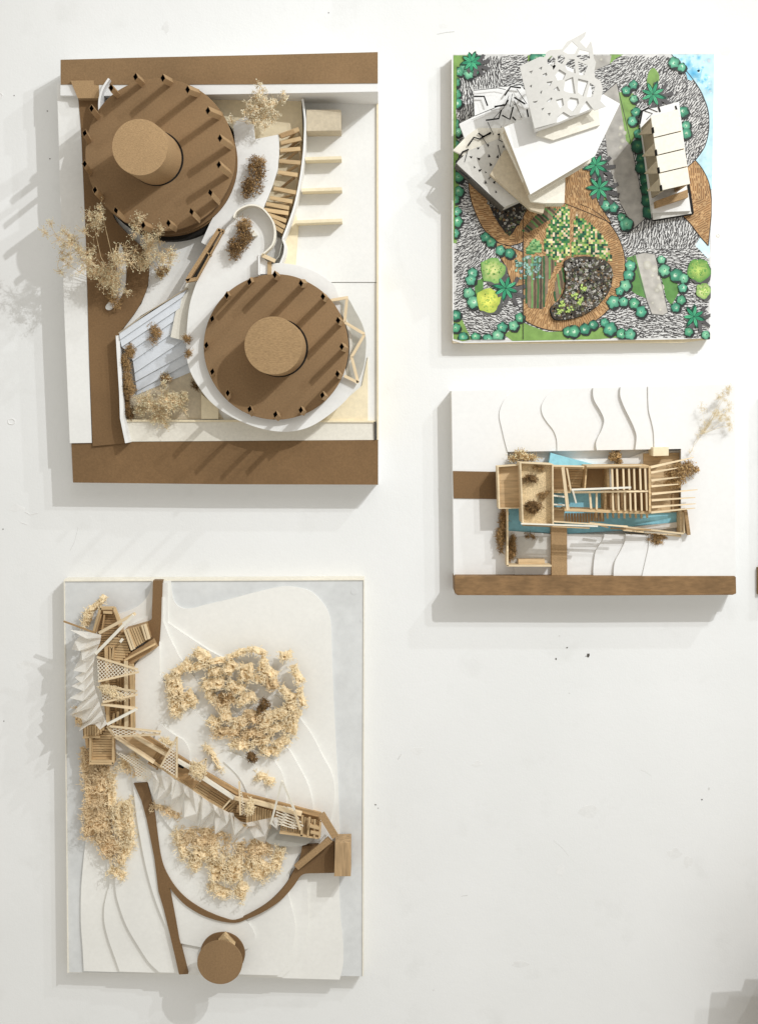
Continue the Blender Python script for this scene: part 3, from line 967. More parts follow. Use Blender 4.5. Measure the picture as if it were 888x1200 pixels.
# gravel: thousands of pen strokes whose direction drifts
def stroke_dir(x, y):
    if x < 612 and y < 145: return 85 + 12 * math.sin(y * .08) if x < 588 else 15
    if y < 290 and x > 735: return 60 - 45 * noise.noise(Vector((x * .011, y * .011, 2)))
    return 20 + 70 * noise.noise(Vector((x * .012, y * .012, 5)))
y = 66.0
while y < 397:
    x = 532.0 + random.uniform(0, 4)
    while x < 835:
        a = math.radians(stroke_dir(x, y) + random.uniform(-16, 16))
        l = random.uniform(1.4, 3.3)
        xx, yy = x + random.uniform(-1, 1), y + random.uniform(-.9, .9)
        dx, dy = l * math.cos(a) * .9, -l * math.sin(a) * .9
        xr = 835.5 - (yy - 63) * .0185
        if xx + abs(dx) < xr and xx - abs(dx) > 531 and 65 < yy - abs(dy) and yy + abs(dy) < 396:
            g = random.uniform(0, 1)
            col = IK if g < .72 else C(95, 92, 90)
            pr.line([(xx - dx, yy - dy), (xx, yy + random.uniform(-.5, .5)), (xx + dx, yy + dy)], random.uniform(.6, 1.2), col)
        x += random.uniform(2.5, 3.7)
    y += 2.05
pr.up()
# soft printed grey washes
def wash(x, y, r, v=90, sq=1.0): pr.blotch(x, y, r, C(v, v - 2, v - 4), C(v + 30, v + 27, v + 24), 16, .3, sq)
# sea, right edge
sea = sm([(786, 64), (797, 76), (808, 89), (818, 103), (824, 115), (829, 130), (830, 146), (828.5, 160), (824, 174), (814, 188)], 4) + [(826, 206), (832, 222), (833.5, 222), (836, 64)]
pr.poly(sea, C(190, 226, 236))
pr.poly([(814, 288), (829.5, 262), (831.5, 300), (829, 303)], C(205, 230, 236))
pr.up()
for k in range(190):
    yy = random.uniform(66, 220)
    xl = 790 + (yy - 66) * .9 if yy < 115 else 831
    xx = random.uniform(xl + 2, 834)
    if xx > 834.5 or not inside((xx, yy), sea): continue
    g = random.choice([C(120, 196, 226), C(165, 216, 232), C(225, 240, 244), C(150, 205, 225), C(92, 178, 216), C(180, 216, 205), C(214, 214, 220)])
    r = random.uniform(.8, 3.2)
    if xx + r > 834: continue
    pr.blotch(xx, yy, r, g, C(178, 219, 232), 9, .35)
pr.blotch(812, 86, 9, C(76, 172, 216), C(150, 208, 230), 14, .3, .8)
pr.blotch(806, 76, 5, C(96, 184, 220), C(170, 216, 232), 12, .3, 1.2)
pr.up()
pr.line(sm([(786, 64), (797, 76), (808, 89), (818, 103), (824, 115), (829, 130), (830, 146), (828.5, 160), (824, 174), (814, 188)], 4), .9, IK)
# grey paths
GP = C(168, 164, 157)
p1 = [(704, 112), (722, 97), (738, 165), (757, 255), (742, 268), (727, 240), (712, 190)]
p2 = [(741, 299), (755, 296), (767, 298), (782, 366), (776, 369.5), (763, 368), (757, 352)]
pr.poly([(690, 65), (716, 65), (714, 75), (696, 83)], GP)
pr.poly(p1, GP)
# lawns
LW, LW2 = C(124, 158, 84), C(92, 138, 72)
pr.poly([(724, 108), (742, 110), (748, 150), (738, 170), (733, 165)], LW)
pr.poly(sm([(757, 98), (760, 84), (766, 80), (772, 90), (768, 102), (762, 104)], 3, True), LW)
pr.poly([(714, 64), (730, 64), (722, 68), (714, 75)], LW)
pr.poly([(618, 65), (648, 64.5), (640, 72), (618, 72)], LW)
pr.poly([(531, 65), (548, 65), (545, 80), (538, 90), (534, 130), (538, 200), (535, 285), (531, 285)], LW)
pr.poly([(734, 302), (744, 299), (757, 350), (745, 345), (738, 340)], LW2)
pr.poly([(773, 320), (790, 325), (796, 340), (786, 358), (780, 350)], LW2)
pr.poly([(590, 392), (612, 378), (640, 389), (680, 388), (712, 382), (745, 394), (700, 397.5), (600, 399.5)], LW)
pr.poly([(531, 370), (540, 372), (552, 398), (542, 400), (531, 397)], LW)
pr.poly([(556, 330), (566, 326), (566, 360), (556, 350)], LW2)
pr.poly([(704, 236), (712, 226), (712, 236), (702, 244)], LW)
pr.poly(p2, C(180, 176, 168))
pr.up()
pr.line([(704, 112), (722, 97), (738, 165), (757, 255), (742, 268), (727, 240)], .7, IK)
pr.line(p2 + p2[:1], .7, C(90, 90, 88))
for (x, y, r) in [(758, 311, 5), (766, 315, 4), (771, 318, 3), (764, 323, 2.2), (771, 326, 2.6), (773, 337, 4.6), (769, 340, 3), (776, 348, 2), (764, 355, 1.8), (773, 363, 2), (727, 150, 2.8), (731, 156, 2.6), (726, 158, 2.2), (729, 165, 3), (727, 173, 2.4), (704, 70, 1.6)]:
    pr.blotch(x, y, r, C(205, 202, 192), C(178, 174, 160), 10, .12)
# timber decks
DK, DL = C(176, 138, 94), C(120, 88, 56)
def deck(poly, dirf, gap=2.4, w=.8, edgew=.9):
    pr.poly(poly, DK)
    pr.k += .4
    xs = [p[0] for p in poly]; ys = [p[1] for p in poly]
    cells = 9
    x0 = min(xs)
    while x0 < max(xs):
        y0 = min(ys)
        while y0 < max(ys):
            q = [(x0, y0), (x0 + cells, y0), (x0 + cells, y0 + cells), (x0, y0 + cells)]
            a = dirf(x0 + cells / 2, y0 + cells / 2)
            for s, e in clip_lines(q, a, gap, random.uniform(.2, .8)):
                k = 3
                pts = [(s[0] + (e[0] - s[0]) * i / k, s[1] + (e[1] - s[1]) * i / k) for i in range(k + 1)]
                for i in range(k):
                    if inside(pts[i], poly) and inside(pts[i + 1], poly):
                        pr.line([pts[i], pts[i + 1]], w, random.choice([DL, C(136, 94, 52), C(204, 170, 124), DL]))
            y0 += cells
        x0 += cells
    pr.k += .4
    pr.line(poly + poly[:1], edgew, C(52, 38, 24))
leaf = sm([(606, 190), (580, 196), (552, 200), (548.5, 212), (551, 232), (557, 250), (566, 268), (578, 280), (592, 288), (606, 286), (618, 281), (634, 272), (648, 258), (658, 240), (662, 222), (650, 205), (630, 195)], 4, True)
deck(leaf, lambda x, y: 4 if x < 600 else math.degrees(math.atan2(y - 225, x - 600)) + 0)
deck([(580, 284), (596, 288), (613, 296), (613, 334), (600, 336), (592, 312), (582, 296)], lambda x, y: 90)
pr.up()
ring = []
for i in range(60):
    a = 6.2832 * i / 60
    x, y = 656 + 76 * math.cos(a), 312 + 76 * math.sin(a)
    ring.append((max(612.5, x), y))
deck(ring, lambda x, y: math.degrees(math.atan2(y - 312, x - 656)))
deck([(660, 190), (690, 200), (700, 236), (716, 262), (690, 250), (660, 238)], lambda x, y: 80)
rl = sm([(814, 188), (822, 198), (829, 212), (832.3, 228), (833, 246), (831, 268), (829, 288)], 3) + [(820, 278), (808, 262), (798, 252), (790, 230), (794, 205)]
deck(rl, lambda x, y: 86 if y < 232 else -28)
pr.up(2)
# planting mosaics
GR = [C(28, 84, 58), C(40, 110, 70), C(86, 140, 72), C(150, 176, 90), C(206, 206, 140), C(225, 205, 176), C(20, 60, 44), C(120, 150, 84), C(190, 160, 120), C(60, 120, 60)]
def mosaic(poly, cols, s=2.5):
    xs = [p[0] for p in poly]; ys = [p[1] for p in poly]
    y0 = min(ys)
    while y0 < max(ys):
        x0 = min(xs)
        while x0 < max(xs):
            if inside((x0 + s / 2, y0 + s / 2), poly):
                pr.poly([(x0, y0), (x0 + s, y0), (x0 + s, y0 + s), (x0, y0 + s)], random.choice(cols))
            x0 += s
        y0 += s
def arcpoly(cx, cy, r, a0, a1, n=14): return [(cx + r * math.cos(math.radians(a0 + (a1 - a0) * i / n)), cy - r * math.sin(math.radians(a0 + (a1 - a0) * i / n))) for i in range(n + 1)]
mosaic([(669, 300)] + [(672, 262), (676, 246)] + arcpoly(656, 312, 61, 70, 5) + [(700, 302), (684, 298)], GR)
mosaic([(663, 240), (667, 246), (666, 270), (667, 298), (655, 308), (641, 302), (637, 290), (640, 268), (650, 250)], GR)
mosaic([(616, 292), (624, 280), (632, 282), (635, 296), (616, 298)], [C(110, 150, 90), C(60, 120, 70), C(140, 180, 120)], 2)
# striped beds
def stripes(poly, ang, gap, cols):
    pr.poly(poly, cols[0])
    pr.k += .4
    i = 0
    for s, e in clip_lines(poly, ang, gap):
        n = max(2, int(math.dist(s, e) / 3))
        pts = [(s[0] + (e[0] - s[0]) * k / n + random.uniform(-.4, .4), s[1] + (e[1] - s[1]) * k / n + random.uniform(-.4, .4)) for k in range(n + 1)]
        pr.line(pts, gap * .62, cols[1 + i % (len(cols) - 1)])
        i += 1
SC = [C(124, 106, 84), C(62, 112, 60), C(88, 72, 56), C(104, 146, 84), C(134, 116, 96), C(48, 92, 52), C(70, 60, 48)]
stripes([(614, 302), (642, 300), (652, 308), (642, 330), (639, 352), (636, 362), (620, 361), (615, 354)], 90, 3.4, SC)
stripes([(648, 345), (652, 322), (660, 312), (661, 332), (655, 348), (650, 354)], 82, 3.4, SC)
stripes([(611, 270), (628, 252), (640, 243), (652, 245), (646, 256), (630, 266), (618, 273)], 42, 3.6, SC)
# dark leafy bed, left, and the cut-out one laid loose on the ring
DKC = [C(24, 22, 20), C(58, 52, 44), C(150, 146, 138), C(72, 60, 36), C(96, 108, 70), C(34, 34, 34), C(188, 184, 176), C(16, 15, 14), C(120, 92, 60), C(46, 38, 30)]
bed = sm([(566, 218), (580, 205), (604, 215), (618, 232), (614, 252), (606, 264), (597, 276), (588, 268), (577, 250)], 3, True)
pr.up()
pr.poly(bed, C(40, 36, 32))
pr.up()
for k in range(520):
    xx, yy = random.uniform(564, 620), random.uniform(206, 277)
    if inside((xx, yy), bed): pr.blotch(xx, yy, random.uniform(.6, 1.9), random.choice(DKC), random.choice(DKC), 6, .5)
for k in range(70):
    xx, yy = random.uniform(604, 636), random.uniform(300, 328)
    pr.blotch(xx, yy, random.uniform(1, 2.4), random.choice([C(150, 186, 190), C(200, 205, 220), C(104, 160, 150), C(170, 200, 190)]), random.choice([C(60, 100, 80), C(120, 160, 130)]), 6, .5)
# bushes
def bush(x, y, r=6.3, dark=False):
    r *= random.uniform(.85, 1.15)
    x += random.uniform(-1, 1); y += random.uniform(-1, 1)
    pr.k += .25
    pr.blotch(x + 1.2, y + 1.6, r * 1.12, C(30, 34, 34), C(40, 44, 44), 12, .08)
    pr.k += .25
    pr.blotch(x, y, r * 1.03, C(30, 66, 52), C(34, 64, 52), 18, .17)
    pr.k += .25
    g = random.choice([(84, 164, 132), (104, 180, 146), (72, 150, 118), (92, 168, 128), (122, 188, 150)])
    hi = random.choice([(224, 238, 214), (190, 220, 180), (205, 232, 205), (170, 214, 176)])
    if dark: g, hi = (44, 104, 80), (110, 150, 100)
    pr.blotch(x, y, r * .93, C(*hi), C(g[0] * .62, g[1] * .72, g[2] * .72), 18, .2, 1, random.uniform(-1.8, 1.8), random.uniform(-1.2, 2.0), mid=C(*g))
    for q in range(5):
        a, rr = random.uniform(0, 6.28), r * random.uniform(.3, .8)
        pr.blotch(x + rr * math.cos(a), y + rr * math.sin(a), random.uniform(.5, 1.2), C(g[0] * .8, g[1] * .85, g[2] * .8), C(*g), 6, .4)
    pr.k += .25
    pr.blotch(x + random.uniform(-1, 1), y + random.uniform(-1, 1), .7, C(28, 90, 66), C(36, 104, 76), 6, .1)
    pr.k -= .9
for (x, y) in [(538, 84), (549, 88), (556, 82), (545, 79), (534, 96), (533, 110), (535, 122), (532, 145), (535, 155), (533, 170), (535, 193), (538, 207), (536, 224), (534, 233), (535, 247), (536, 260), (533, 273),
               (568, 278), (575, 284), (585, 294), (596, 297), (553, 320), (551, 329), (549, 343), (554, 353), (533, 369), (534, 385), (543, 396), (556, 396), (571, 397), (583, 393), (588, 384), (601, 381), (609, 373),
               (664, 388), (672, 389), (685, 386), (694, 380), (708, 378), (714, 386), (727, 392), (738, 391), (741, 99 + 0), (732, 106), (742, 116), (744, 131), (741, 143), (748, 157),
               (799, 132), (803, 148), (803, 157), (710, 240), (718, 244), (728, 254), (732, 262), (738, 312), (736, 322), (733, 334), (725, 342), (718, 354), (729, 354), (743, 356), (751, 366), (774, 305), (777, 316), (792, 323), (801, 327), (799, 337), (797, 352), (790, 360), (806, 389), (826, 393),
               (797, 80), (789, 74), (636, 67), (628, 69)]:
    bush(x, y, random.uniform(5.0, 6.8) if x > 545 else random.uniform(5, 6.2))
for (x, y) in [(746, 172), (750, 185), (751, 197), (755, 210), (757, 222), (758, 235), (759, 249)]: bush(x, y, 6.5, True)
pr.up(2)
for (x, y, r, ci, co) in [(577, 317, 14, C(226, 226, 150), C(108, 160, 84)), (572, 352, 14, C(236, 232, 110), C(170, 190, 80)), (818, 317, 13, C(190, 210, 110), C(84, 140, 66)), (823, 341, 11, C(236, 226, 170), C(130, 170, 90))]:
    r = min(r, 831.5 - x)
    pr.blotch(x + 3, y + 3, r, C(70, 72, 70), C(90, 90, 88), 18, .12)
    pr.k += .3
    pr.blotch(x, y, r, ci, co, 22, .13)
    pr.k += .3
    for q in range(60):
        a, rr = random.uniform(0, 6.28), r * random.random() ** .6 * .92
        pr.blotch(x + rr * math.cos(a), y + rr * math.sin(a), random.uniform(.5, 1.3), random.choice([C(110, 160, 80), C(170, 196, 90), C(210, 216, 120)]), co, 6, .4)
    pr.k -= .6
pr.up(2)
# palms
def palm(x, y, r=15, n=9, rot=0, shade=True):
    if shade:
        for i in range(n):
            a = 6.2832 * i / n + rot + .2
            t = (x + 7 + r * 1.1 * math.cos(a), y + 3 + r * 1.1 * math.sin(a))
            pr.line([(x + 6, y + 3), ((x + 6 + t[0]) / 2, (y + 3 + t[1]) / 2), t], 4.2, C(86, 84, 84))
    pr.k += .4
    for i in range(n):
        a = 6.2832 * i / n + rot + random.uniform(-.12, .12)
        l = r * random.uniform(.8, 1.12)
        c, s = math.cos(a), math.sin(a)
        w = 2.7
        def q(u, v): return (x + u * l * c - v * s, y + u * l * s + v * c)
        pr.poly([q(0, .6), q(.4, w), q(.75, w * .8), q(1, 0), q(.75, -w * .8), q(.4, -w), q(0, -.6)], C(20, 72, 54))
    pr.k += .3
    for i in range(n):
        a = 6.2832 * i / n + rot
        l = r * .9
        c, s = math.cos(a), math.sin(a)
        w = 1.7
        def q(u, v): return (x + u * l * c - v * s, y + u * l * s + v * c)
        pr.poly([q(.08, .4), q(.4, w), q(.75, w * .8), q(.97, 0), q(.75, -w * .8), q(.4, -w), q(.08, -.4)], C(78, 176, 128) if i % 2 else C(46, 148, 106))
        pr.k += .3
        pr.line([q(.1, 0), q(.9, 0)], .35, C(20, 84, 62))
        pr.k -= .3
    pr.k -= .7
for (x, y, r, n, ro) in [(552, 73, 13, 9, .2), (764, 111, 16, 8, .35), (697, 194, 15, 8, .5), (701, 221, 16, 8, .1), (592, 338, 16, 8, .25), (812, 371, 14, 7, .4)]:
    palm(x, y, r, n, ro)
pr.up(2)
pr.line([(612.5, 284), (612.5, 399)], .8, C(50, 48, 44))
part('printed_garden_plan', pr.mb, 'printed_colours', m2)
# cut-out planting panel lying on the plan
cb = sm([(661, 306), (676, 301), (694, 301), (708, 305), (716.5, 314), (717, 328), (712, 344), (700, 358), (684, 369), (666, 374.5), (650, 375), (645, 368), (645, 360), (656, 350), (662, 336), (662, 320)], 4, True)
panel_mb = MB(); panel_mb.prism(PP(cb, T2 + 4.5), T2 + .5, T2 + 4.3)
part('planting_panel', panel_mb, 'burnt_and_shade', m2, bevel=.2)
pr2 = PR()
pr2.k = (4.5 - .6) / .06
pr2.poly([(660 + (x - 660) * .985, 340 + (y - 340) * .985) for x, y in cb], C(66, 60, 52))
pr2.up(2)
for k in range(1500):
    xx, yy = random.uniform(646, 716), random.uniform(302, 374)
    if inside((xx, yy), [(682 + (x - 682) * .95, 340 + (y - 340) * .95) for x, y in cb]):
        col = random.choice(DKC if xx + yy > 985 + random.uniform(-20, 20) or random.random() < .45 else [C(190, 188, 184), C(216, 212, 204), C(150, 148, 140)])
        pr2.blotch(xx, yy, random.uniform(.6, 2.0), col, random.choice(DKC), 6, .5)
pr2.up(2)
for (x, y) in [(664, 364), (657, 357), (683, 338), (680, 352), (675, 348), (654, 366)]:
    for k in range(9): pr2.blotch(x + random.gauss(0, 2.4), y + random.gauss(0, 2.4), random.uniform(.8, 1.8), C(214, 222, 140), C(120, 160, 60), 7, .4)
part('printed_planting', pr2.mb, 'printed_colours', m2)

# ---- the rotated paper tower
def inkmap(mb, pts, w, z, h=.4):
    mb.ribbon(PP(pts, z), w, z - .1, z + h)
def card_box(t, name, pxc, top, bot, m, lid=None, bevel=.2):
    o = part(name, sheet(pxc, top, bot), m, t, bevel=bevel)
    return o
tw = thing('paper_tower', 'white paper tower of turned stacked boxes with a cut lattice card on top', 'model building', 635, 165, T2)
pz = T2 + 30
pat = [(533.5, 191), (550, 177), (538, 145), (556, 136), (555, 105), (610, 100), (625, 118), (640, 150), (640, 215), (591, 243), (583, 244)]
part('patterned_storey', sheet([(534, 191), (550, 176), (590, 160), (640, 200), (636, 222), (590, 243)], T2 + 30, T2 + .8), 'card_grey', tw)
part('patterned_terrace', sheet(pat[1:9] + [(600, 200)], T2 + 25, T2 + 20), 'foam_white', tw)
part('white_terrace', sheet([(530.5, 176), (548, 158), (560, 150), (590, 150), (600, 172), (556, 190), (541, 181)], T2 + 28, T2 + 22), 'ivory', tw)
ink = MB()
for pts in [[(555, 113), (567, 113), (571, 124)], [(579, 125), (592, 123), (595, 117)], [(591, 112), (598, 101.5), (610, 103)], [(602, 114), (615, 122)], [(569, 141), (584, 139), (587, 129)],
            [(588, 135), (597, 140), (601, 125)], [(560, 156), (566, 160), (575, 156)], [(548, 171), (555, 161), (562, 163), (575, 155)], [(534, 191), (542, 178), (549, 175)], [(583, 158), (589, 155)], [(538, 200), (550, 210)], [(617, 128), (619, 139)], [(600, 137), (604, 141)]]:
    inkmap(ink, pts, 1.7, T2 + 30.2)
for pts in [[(555, 106), (583, 103), (592, 105)], [(571, 143), (578, 158)], [(600, 110), (597, 125), (604, 122)], [(602, 118), (611, 138)], [(556, 136), (590, 122)], [(583, 170), (588, 190)], [(596, 112), (590, 126), (577, 140)], [(563, 158), (572, 172)], [(605, 104), (617, 122)], [(548, 176), (544, 190)], [(572, 210), (592, 188)], [(587, 148), (584, 164), (592, 168)]]:
    inkmap(ink, pts, .6, T2 + 30.2)
part('ink_lines', ink, 'ink', tw)
holes = MB()
for (x, y) in [(560, 174), (573, 183), (561, 186), (575, 193), (583, 184), (569, 202), (580, 206), (590, 172), (572, 170), (586, 198), (569, 214), (581, 225), (590, 214), (598, 226), (562, 200), (579, 214), (552, 184), (556, 196)]:
    a = random.uniform(0, 3)
    q = P(x, y, T2 + 30.2)
    r = random.uniform(1.5, 3)
    holes.prism([(q[0] + r * math.cos(a), q[1] + r * math.sin(a)), (q[0] + r * .7 * math.cos(a + 2), q[1] + r * .7 * math.sin(a + 2)), (q[0] + r * .6 * math.cos(a + 3.9), q[1] + r * .6 * math.sin(a + 3.9))], T2 + 30, T2 + 30.4)
part('window_holes', holes, 'burnt_and_shade', tw)
part('dark_skirting', MB().ribbon(PP([(534, 192), (560, 218), (590, 244)], T2 + 28), .9, T2 + 1, T2 + 30.6), 'edge_dark', tw)
card_box(tw, 'lower_box', [(574, 204), (590, 176), (640, 178), (650, 200), (636, 250), (622, 246)], T2 + 42, T2 + 31, 'beige_card')
card_box(tw, 'middle_box', [(586, 150), (640, 130), (662, 210), (661, 238), (636, 238), (622, 236)], T2 + 50, T2 + 24, 'ivory')
card_box(tw, 'main_box', [(591, 151), (612, 141), (707, 112), (724, 122), (696, 180), (621, 225)], T2 + 71, T2 + 42, 'beige_card')
card_box(tw, 'main_box_side', [(588, 158), (600, 150), (700, 128), (692, 190), (622, 231)], T2 + 58, T2 + 46, 'ivory')
part('main_roof_card', sheet([(590.3, 149), (640, 128), (706.5, 110.5), (726, 121.5), (696.5, 183), (621, 228)], T2 + 73, T2 + 71.4), 'foam_white', tw, bevel=.2)
part('roof_step', sheet([(703, 146), (648, 164), (628, 158), (640, 140), (700, 120)], T2 + 78, T2 + 73), 'ivory', tw)
card_box(tw, 'upper_box', [(613, 82), (652, 72), (690, 90), (696, 126), (655, 143), (628, 152)], T2 + 93.8, T2 + 79, 'foam_white')
# lattice card
out = [(608.5, 77.5), (632, 66.5), (638, 67), (640, 61), (644, 58.6), (658, 57.8), (664, 49), (672, 45), (686.5, 37), (685, 42), (679, 49), (686.5, 56.5), (692, 48), (694, 57), (695.5, 68), (698, 73), (696, 83), (697, 91), (703.5, 95), (706, 105), (704.5, 113), (703, 118), (709.5, 125), (696, 129.5), (687, 118), (680, 128), (678, 134), (668, 136), (660, 131), (653, 137), (652, 143.5), (626, 150.5)]
hl = [[(659, 60), (670, 48.5), (677, 55), (673, 63), (666, 64)], [(679, 58), (689.5, 60.5), (691, 68), (684, 72), (675, 66)], [(662, 77), (667, 69), (673, 69.5), (674, 86), (664, 82)], [(677, 72), (688.5, 76.5), (684, 88), (678.5, 88)],
      [(650, 88), (655, 81), (663, 86), (660, 93), (653, 94.5)], [(660, 106), (662, 94), (671, 90), (674, 110), (664, 108)], [(677, 92), (689, 95), (683, 113), (676.5, 108)], [(691, 97), (697, 101), (694, 113), (687, 114)], [(664.5, 119), (668, 114), (677, 115.5), (678, 121), (671, 131), (665, 126)],
      [(641, 70), (646, 65), (650.5, 69), (650, 75), (646.5, 78), (641, 74)], [(653, 65), (658, 64), (662, 68), (658, 75), (653, 73)], [(651, 117), (659, 115), (660.5, 123), (656, 127)], [(646, 73.5), (651, 77), (648, 82)],
      [(640, 96), (647, 95), (644, 101)], [(635.5, 87), (640, 85), (641, 88), (637, 90)], [(648, 105), (653, 101), (656, 107)], [(619.5, 84), (624, 82.5), (622, 86.5)], [(631, 80), (635, 78), (634, 82)], [(620, 101), (623, 99), (622.5, 103)], [(632, 109), (635, 105.5), (634, 110)], [(624, 119), (630, 118), (626, 122)], [(640, 119), (646, 114), (647, 116), (643, 120)],
      [(634, 127.5), (637.5, 126), (635, 130)], [(641, 133), (645, 132), (643.5, 136)]]
LZ = T2 + 96
lm = MB().holed(PP(out, LZ), [PP(h, LZ) for h in hl], LZ - 1.2, LZ)
part('lattice_card', lm, 'lattice_card', tw)

# ---- the long building with four roof panels
lb = thing('paper_building', 'long narrow white building of four roof panels with folded triangles along its side', 'model building', 783, 195, T2)
part('base_plate', sheet([(749, 140), (752, 128), (770, 126), (795, 119), (811.5, 250.5), (764, 259)], T2 + 5, T2 + .9), 'foam_white', lb)
bi = MB()
for pts, w in [([(749, 145), (752, 130), (760, 126)], 2), ([(773, 131), (771, 125)], 1.8), ([(791, 124), (795, 137)], 1.6), ([(755, 130), (764, 133), (757, 140)], .7), ([(760, 127), (770, 131)], .6), ([(811, 250.5), (806, 216)], 3.0), ([(811.5, 250.8), (764, 259)], 1.6), ([(764, 259), (764, 240)], 1.6)]:
    inkmap(bi, pts, w, T2 + 5.4)
part('ink_lines', bi, 'ink', lb)
part('floor_slab', sheet([(763, 240), (806, 226), (809, 247), (764, 249)], T2 + 14, T2 + 5), 'paper_white', lb)
part('grey_slab', sheet([(764, 249), (809, 247.5), (810, 250), (765, 257.5)], T2 + 9, T2 + 5), 'card_grey', lb)
part('end_beam', sheet([(768, 235.5), (805, 222), (806, 231), (769, 243)], T2 + 26, T2 + 14), 'kraft_light', lb)
HR = T2 + 62
rc = [(762, 135.5), (794.2, 127.5), (808.3, 216), (774.5, 223.8)]
def lerp(a, b, t): return (a[0] + (b[0] - a[0]) * t, a[1] + (b[1] - a[1]) * t)
cuts = [0, .295, .53, .765, 1.0]
hs_ = HR - 2
part('side_wall', MB().prism(PP([(762.8, 137), (767, 136), (779, 222), (775.5, 223)], hs_), T2 + 5, hs_), 'greyboard', lb)
part('side_wall', MB().prism(PP([(789.5, 129), (793.5, 128.5), (807.5, 215), (803.5, 216)], hs_), T2 + 5, hs_), 'veneer', lb)
part('core_box', MB().prism(PP([(766, 137), (791, 131), (803, 208), (778, 215)], hs_ - 3), T2 + 5, hs_ - 3), 'beige_card', lb)
for i in range(4):
    a, b = lerp(rc[0], rc[3], cuts[i] + .006), lerp(rc[1], rc[2], cuts[i] + .006)
    c, d = lerp(rc[1], rc[2], cuts[i + 1] - .008), lerp(rc[0], rc[3], cuts[i + 1] - .008)
    part('roof_panel', MB().prism(PP([a, b, c, d], HR), HR - 2.2, HR), 'ivory', lb, bevel=.2)
    # folded triangle standing out from the side
    e0, e1 = lerp(rc[0], rc[3], cuts[i] + .06), lerp(rc[0], rc[3], cuts[i] + .235)
    A = (*P(*e0, HR - 3), HR - 3)
    B = (*P(*e1, HR - 3), HR - 3)
    mid = ((A[0] + B[0]) / 2 - 8.5, (A[1] + B[1]) / 2 - 2, HR - 34)
    mid2 = ((A[0] + B[0]) / 2 - 6.0, (A[1] + B[1]) / 2 - 2, HR - 38)
    mb = MB()
    mb.add([A, B, mid, (A[0] + .8, A[1], A[2] - 2), (B[0] + .8, B[1], B[2] - 2), mid2], [(0, 2, 1), (3, 4, 5), (0, 3, 5, 2), (1, 2, 5, 4), (0, 1, 4, 3)])
    part('side_triangle', mb, 'beige_card', lb)
    stick('window_slot', (*lerp(rc[0], rc[3], cuts[i] + .16), HR - 1.5), (*lerp(rc[0], rc[3], cuts[i] + .235), HR - 1.5), 1.4, 6, 'burnt_and_shade', lb)

# ================================================================== MODEL 3: timber pool house
T3 = 25.0
m3 = thing('architectural_model', 'wide white wall-mounted model with a brown bottom band and a timber pool house', 'architectural model', 695, 577)
pit = [(594.5, 529.5), (797.5, 526), (797.5, 627.5), (740, 625), (648, 626), (594.5, 622)]
o3 = [(529, 458), (861, 449.5), (861.5, 697), (532, 697.5)]
part('base_board', MB().holed(PP(o3, T3), [PP(pit, T3)], 0, T3), 'foam_white', m3, bevel=0.0)
part('pit_floor', sheet([(590, 524), (802, 520), (802, 632), (590, 628)], 17, 2), 'foam_white', m3)
L_ = {1: [(605.7, 456.5), (596, 463), (590.5, 469), (586, 479), (585, 489), (588, 503), (591, 516), (594.6, 529.5)],
      2: [(651, 455.5), (643, 461), (637, 469), (634, 477), (635.5, 486), (641, 495), (648, 504), (652, 515), (652.5, 528.5)],
      3: [(694.7, 454.3), (694.5, 463), (697, 471), (703, 481), (707.5, 492), (705, 503), (700, 513), (698, 520), (699, 527.6)],
      4: [(726.6, 453.5), (726.3, 463), (729, 472), (733.5, 482), (738.5, 492), (743, 502), (745.5, 512), (744, 526.8)],
      5: [(758.8, 452.6), (759, 468), (760, 482), (763, 494), (765.5, 507), (766.3, 526.5)]}
B_ = {1: [(602, 664), (602.5, 669), (603, 675)], 2: [(645.5, 626), (645.5, 650), (645.5, 675)],
      3: [(707.5, 625), (707, 630), (703, 637), (698, 645), (696, 655), (695, 665), (694.8, 675)],
      4: [(733, 625), (732, 634), (727, 645), (721, 656), (719, 665), (718.5, 675)],
      5: [(760, 626.5), (759.5, 641), (756.5, 655), (752, 675)]}
for k in range(1, 6):
    t, b = sm(L_[k], 4), sm(B_[k], 4)
    ZS = [0, 1.6, 3.4, 7.6, 11.8, 13.8]
    z = T3 + ZS[k]
    right = [(861, 675), (861, 450)]
    if k == 1:
        poly = t + [(797.5, 526), (797.5, 627.5), (740, 625.5), (646, 626.5), (646, 664)] + b + right
    else:
        poly = t + [(797.5, 526), (797.5, 627.5), (b[0][0] + .1, 626)] + b + right
    part('contour_sheet', sheet(poly, z, T3 + ZS[k - 1]), 'foam_white', m3)
part('bottom_band', sheet([(532.3, 677), (533.5, 675.3), (860, 675), (861.8, 676.5), (862.2, 695.5), (858, 697.2), (700, 698), (536, 697.5), (532.8, 695)], T3 + 15, 1), 'kraft_band', m3, 'brown card band folded over the bottom edge', bevel=.6)
part('path_strip', sheet([(530.5, 552), (584, 553), (586, 585), (531.5, 584)], T3 + 1, T3 - .5), 'kraft_dark', m3)
part('pool_water', sheet([(594, 591), (641, 550), (644.5, 530.5), (704, 548), (796, 600), (796, 614), (758, 620), (664, 625.5), (595, 622)], 21, 17), 'water', m3)
part('pool_edge', sheet([(704, 548), (760, 528), (797, 528), (797, 543), (757, 548), (712, 549)], 22, 17), 'foam_white', m3)
part('pool_edge', sheet([(664, 538.5), (748, 536.5), (748, 544), (700, 545)], 25, 17), 'paper_white', m3)
part('pool_edge', sheet([(730, 618.5), (793, 612), (793, 618), (748, 624)], 24, 17), 'paper_white', m3)
part('pit_shelf', sheet([(596, 622), (645, 626), (645, 629), (596, 629)], 22, 17), 'card_grey', m3)
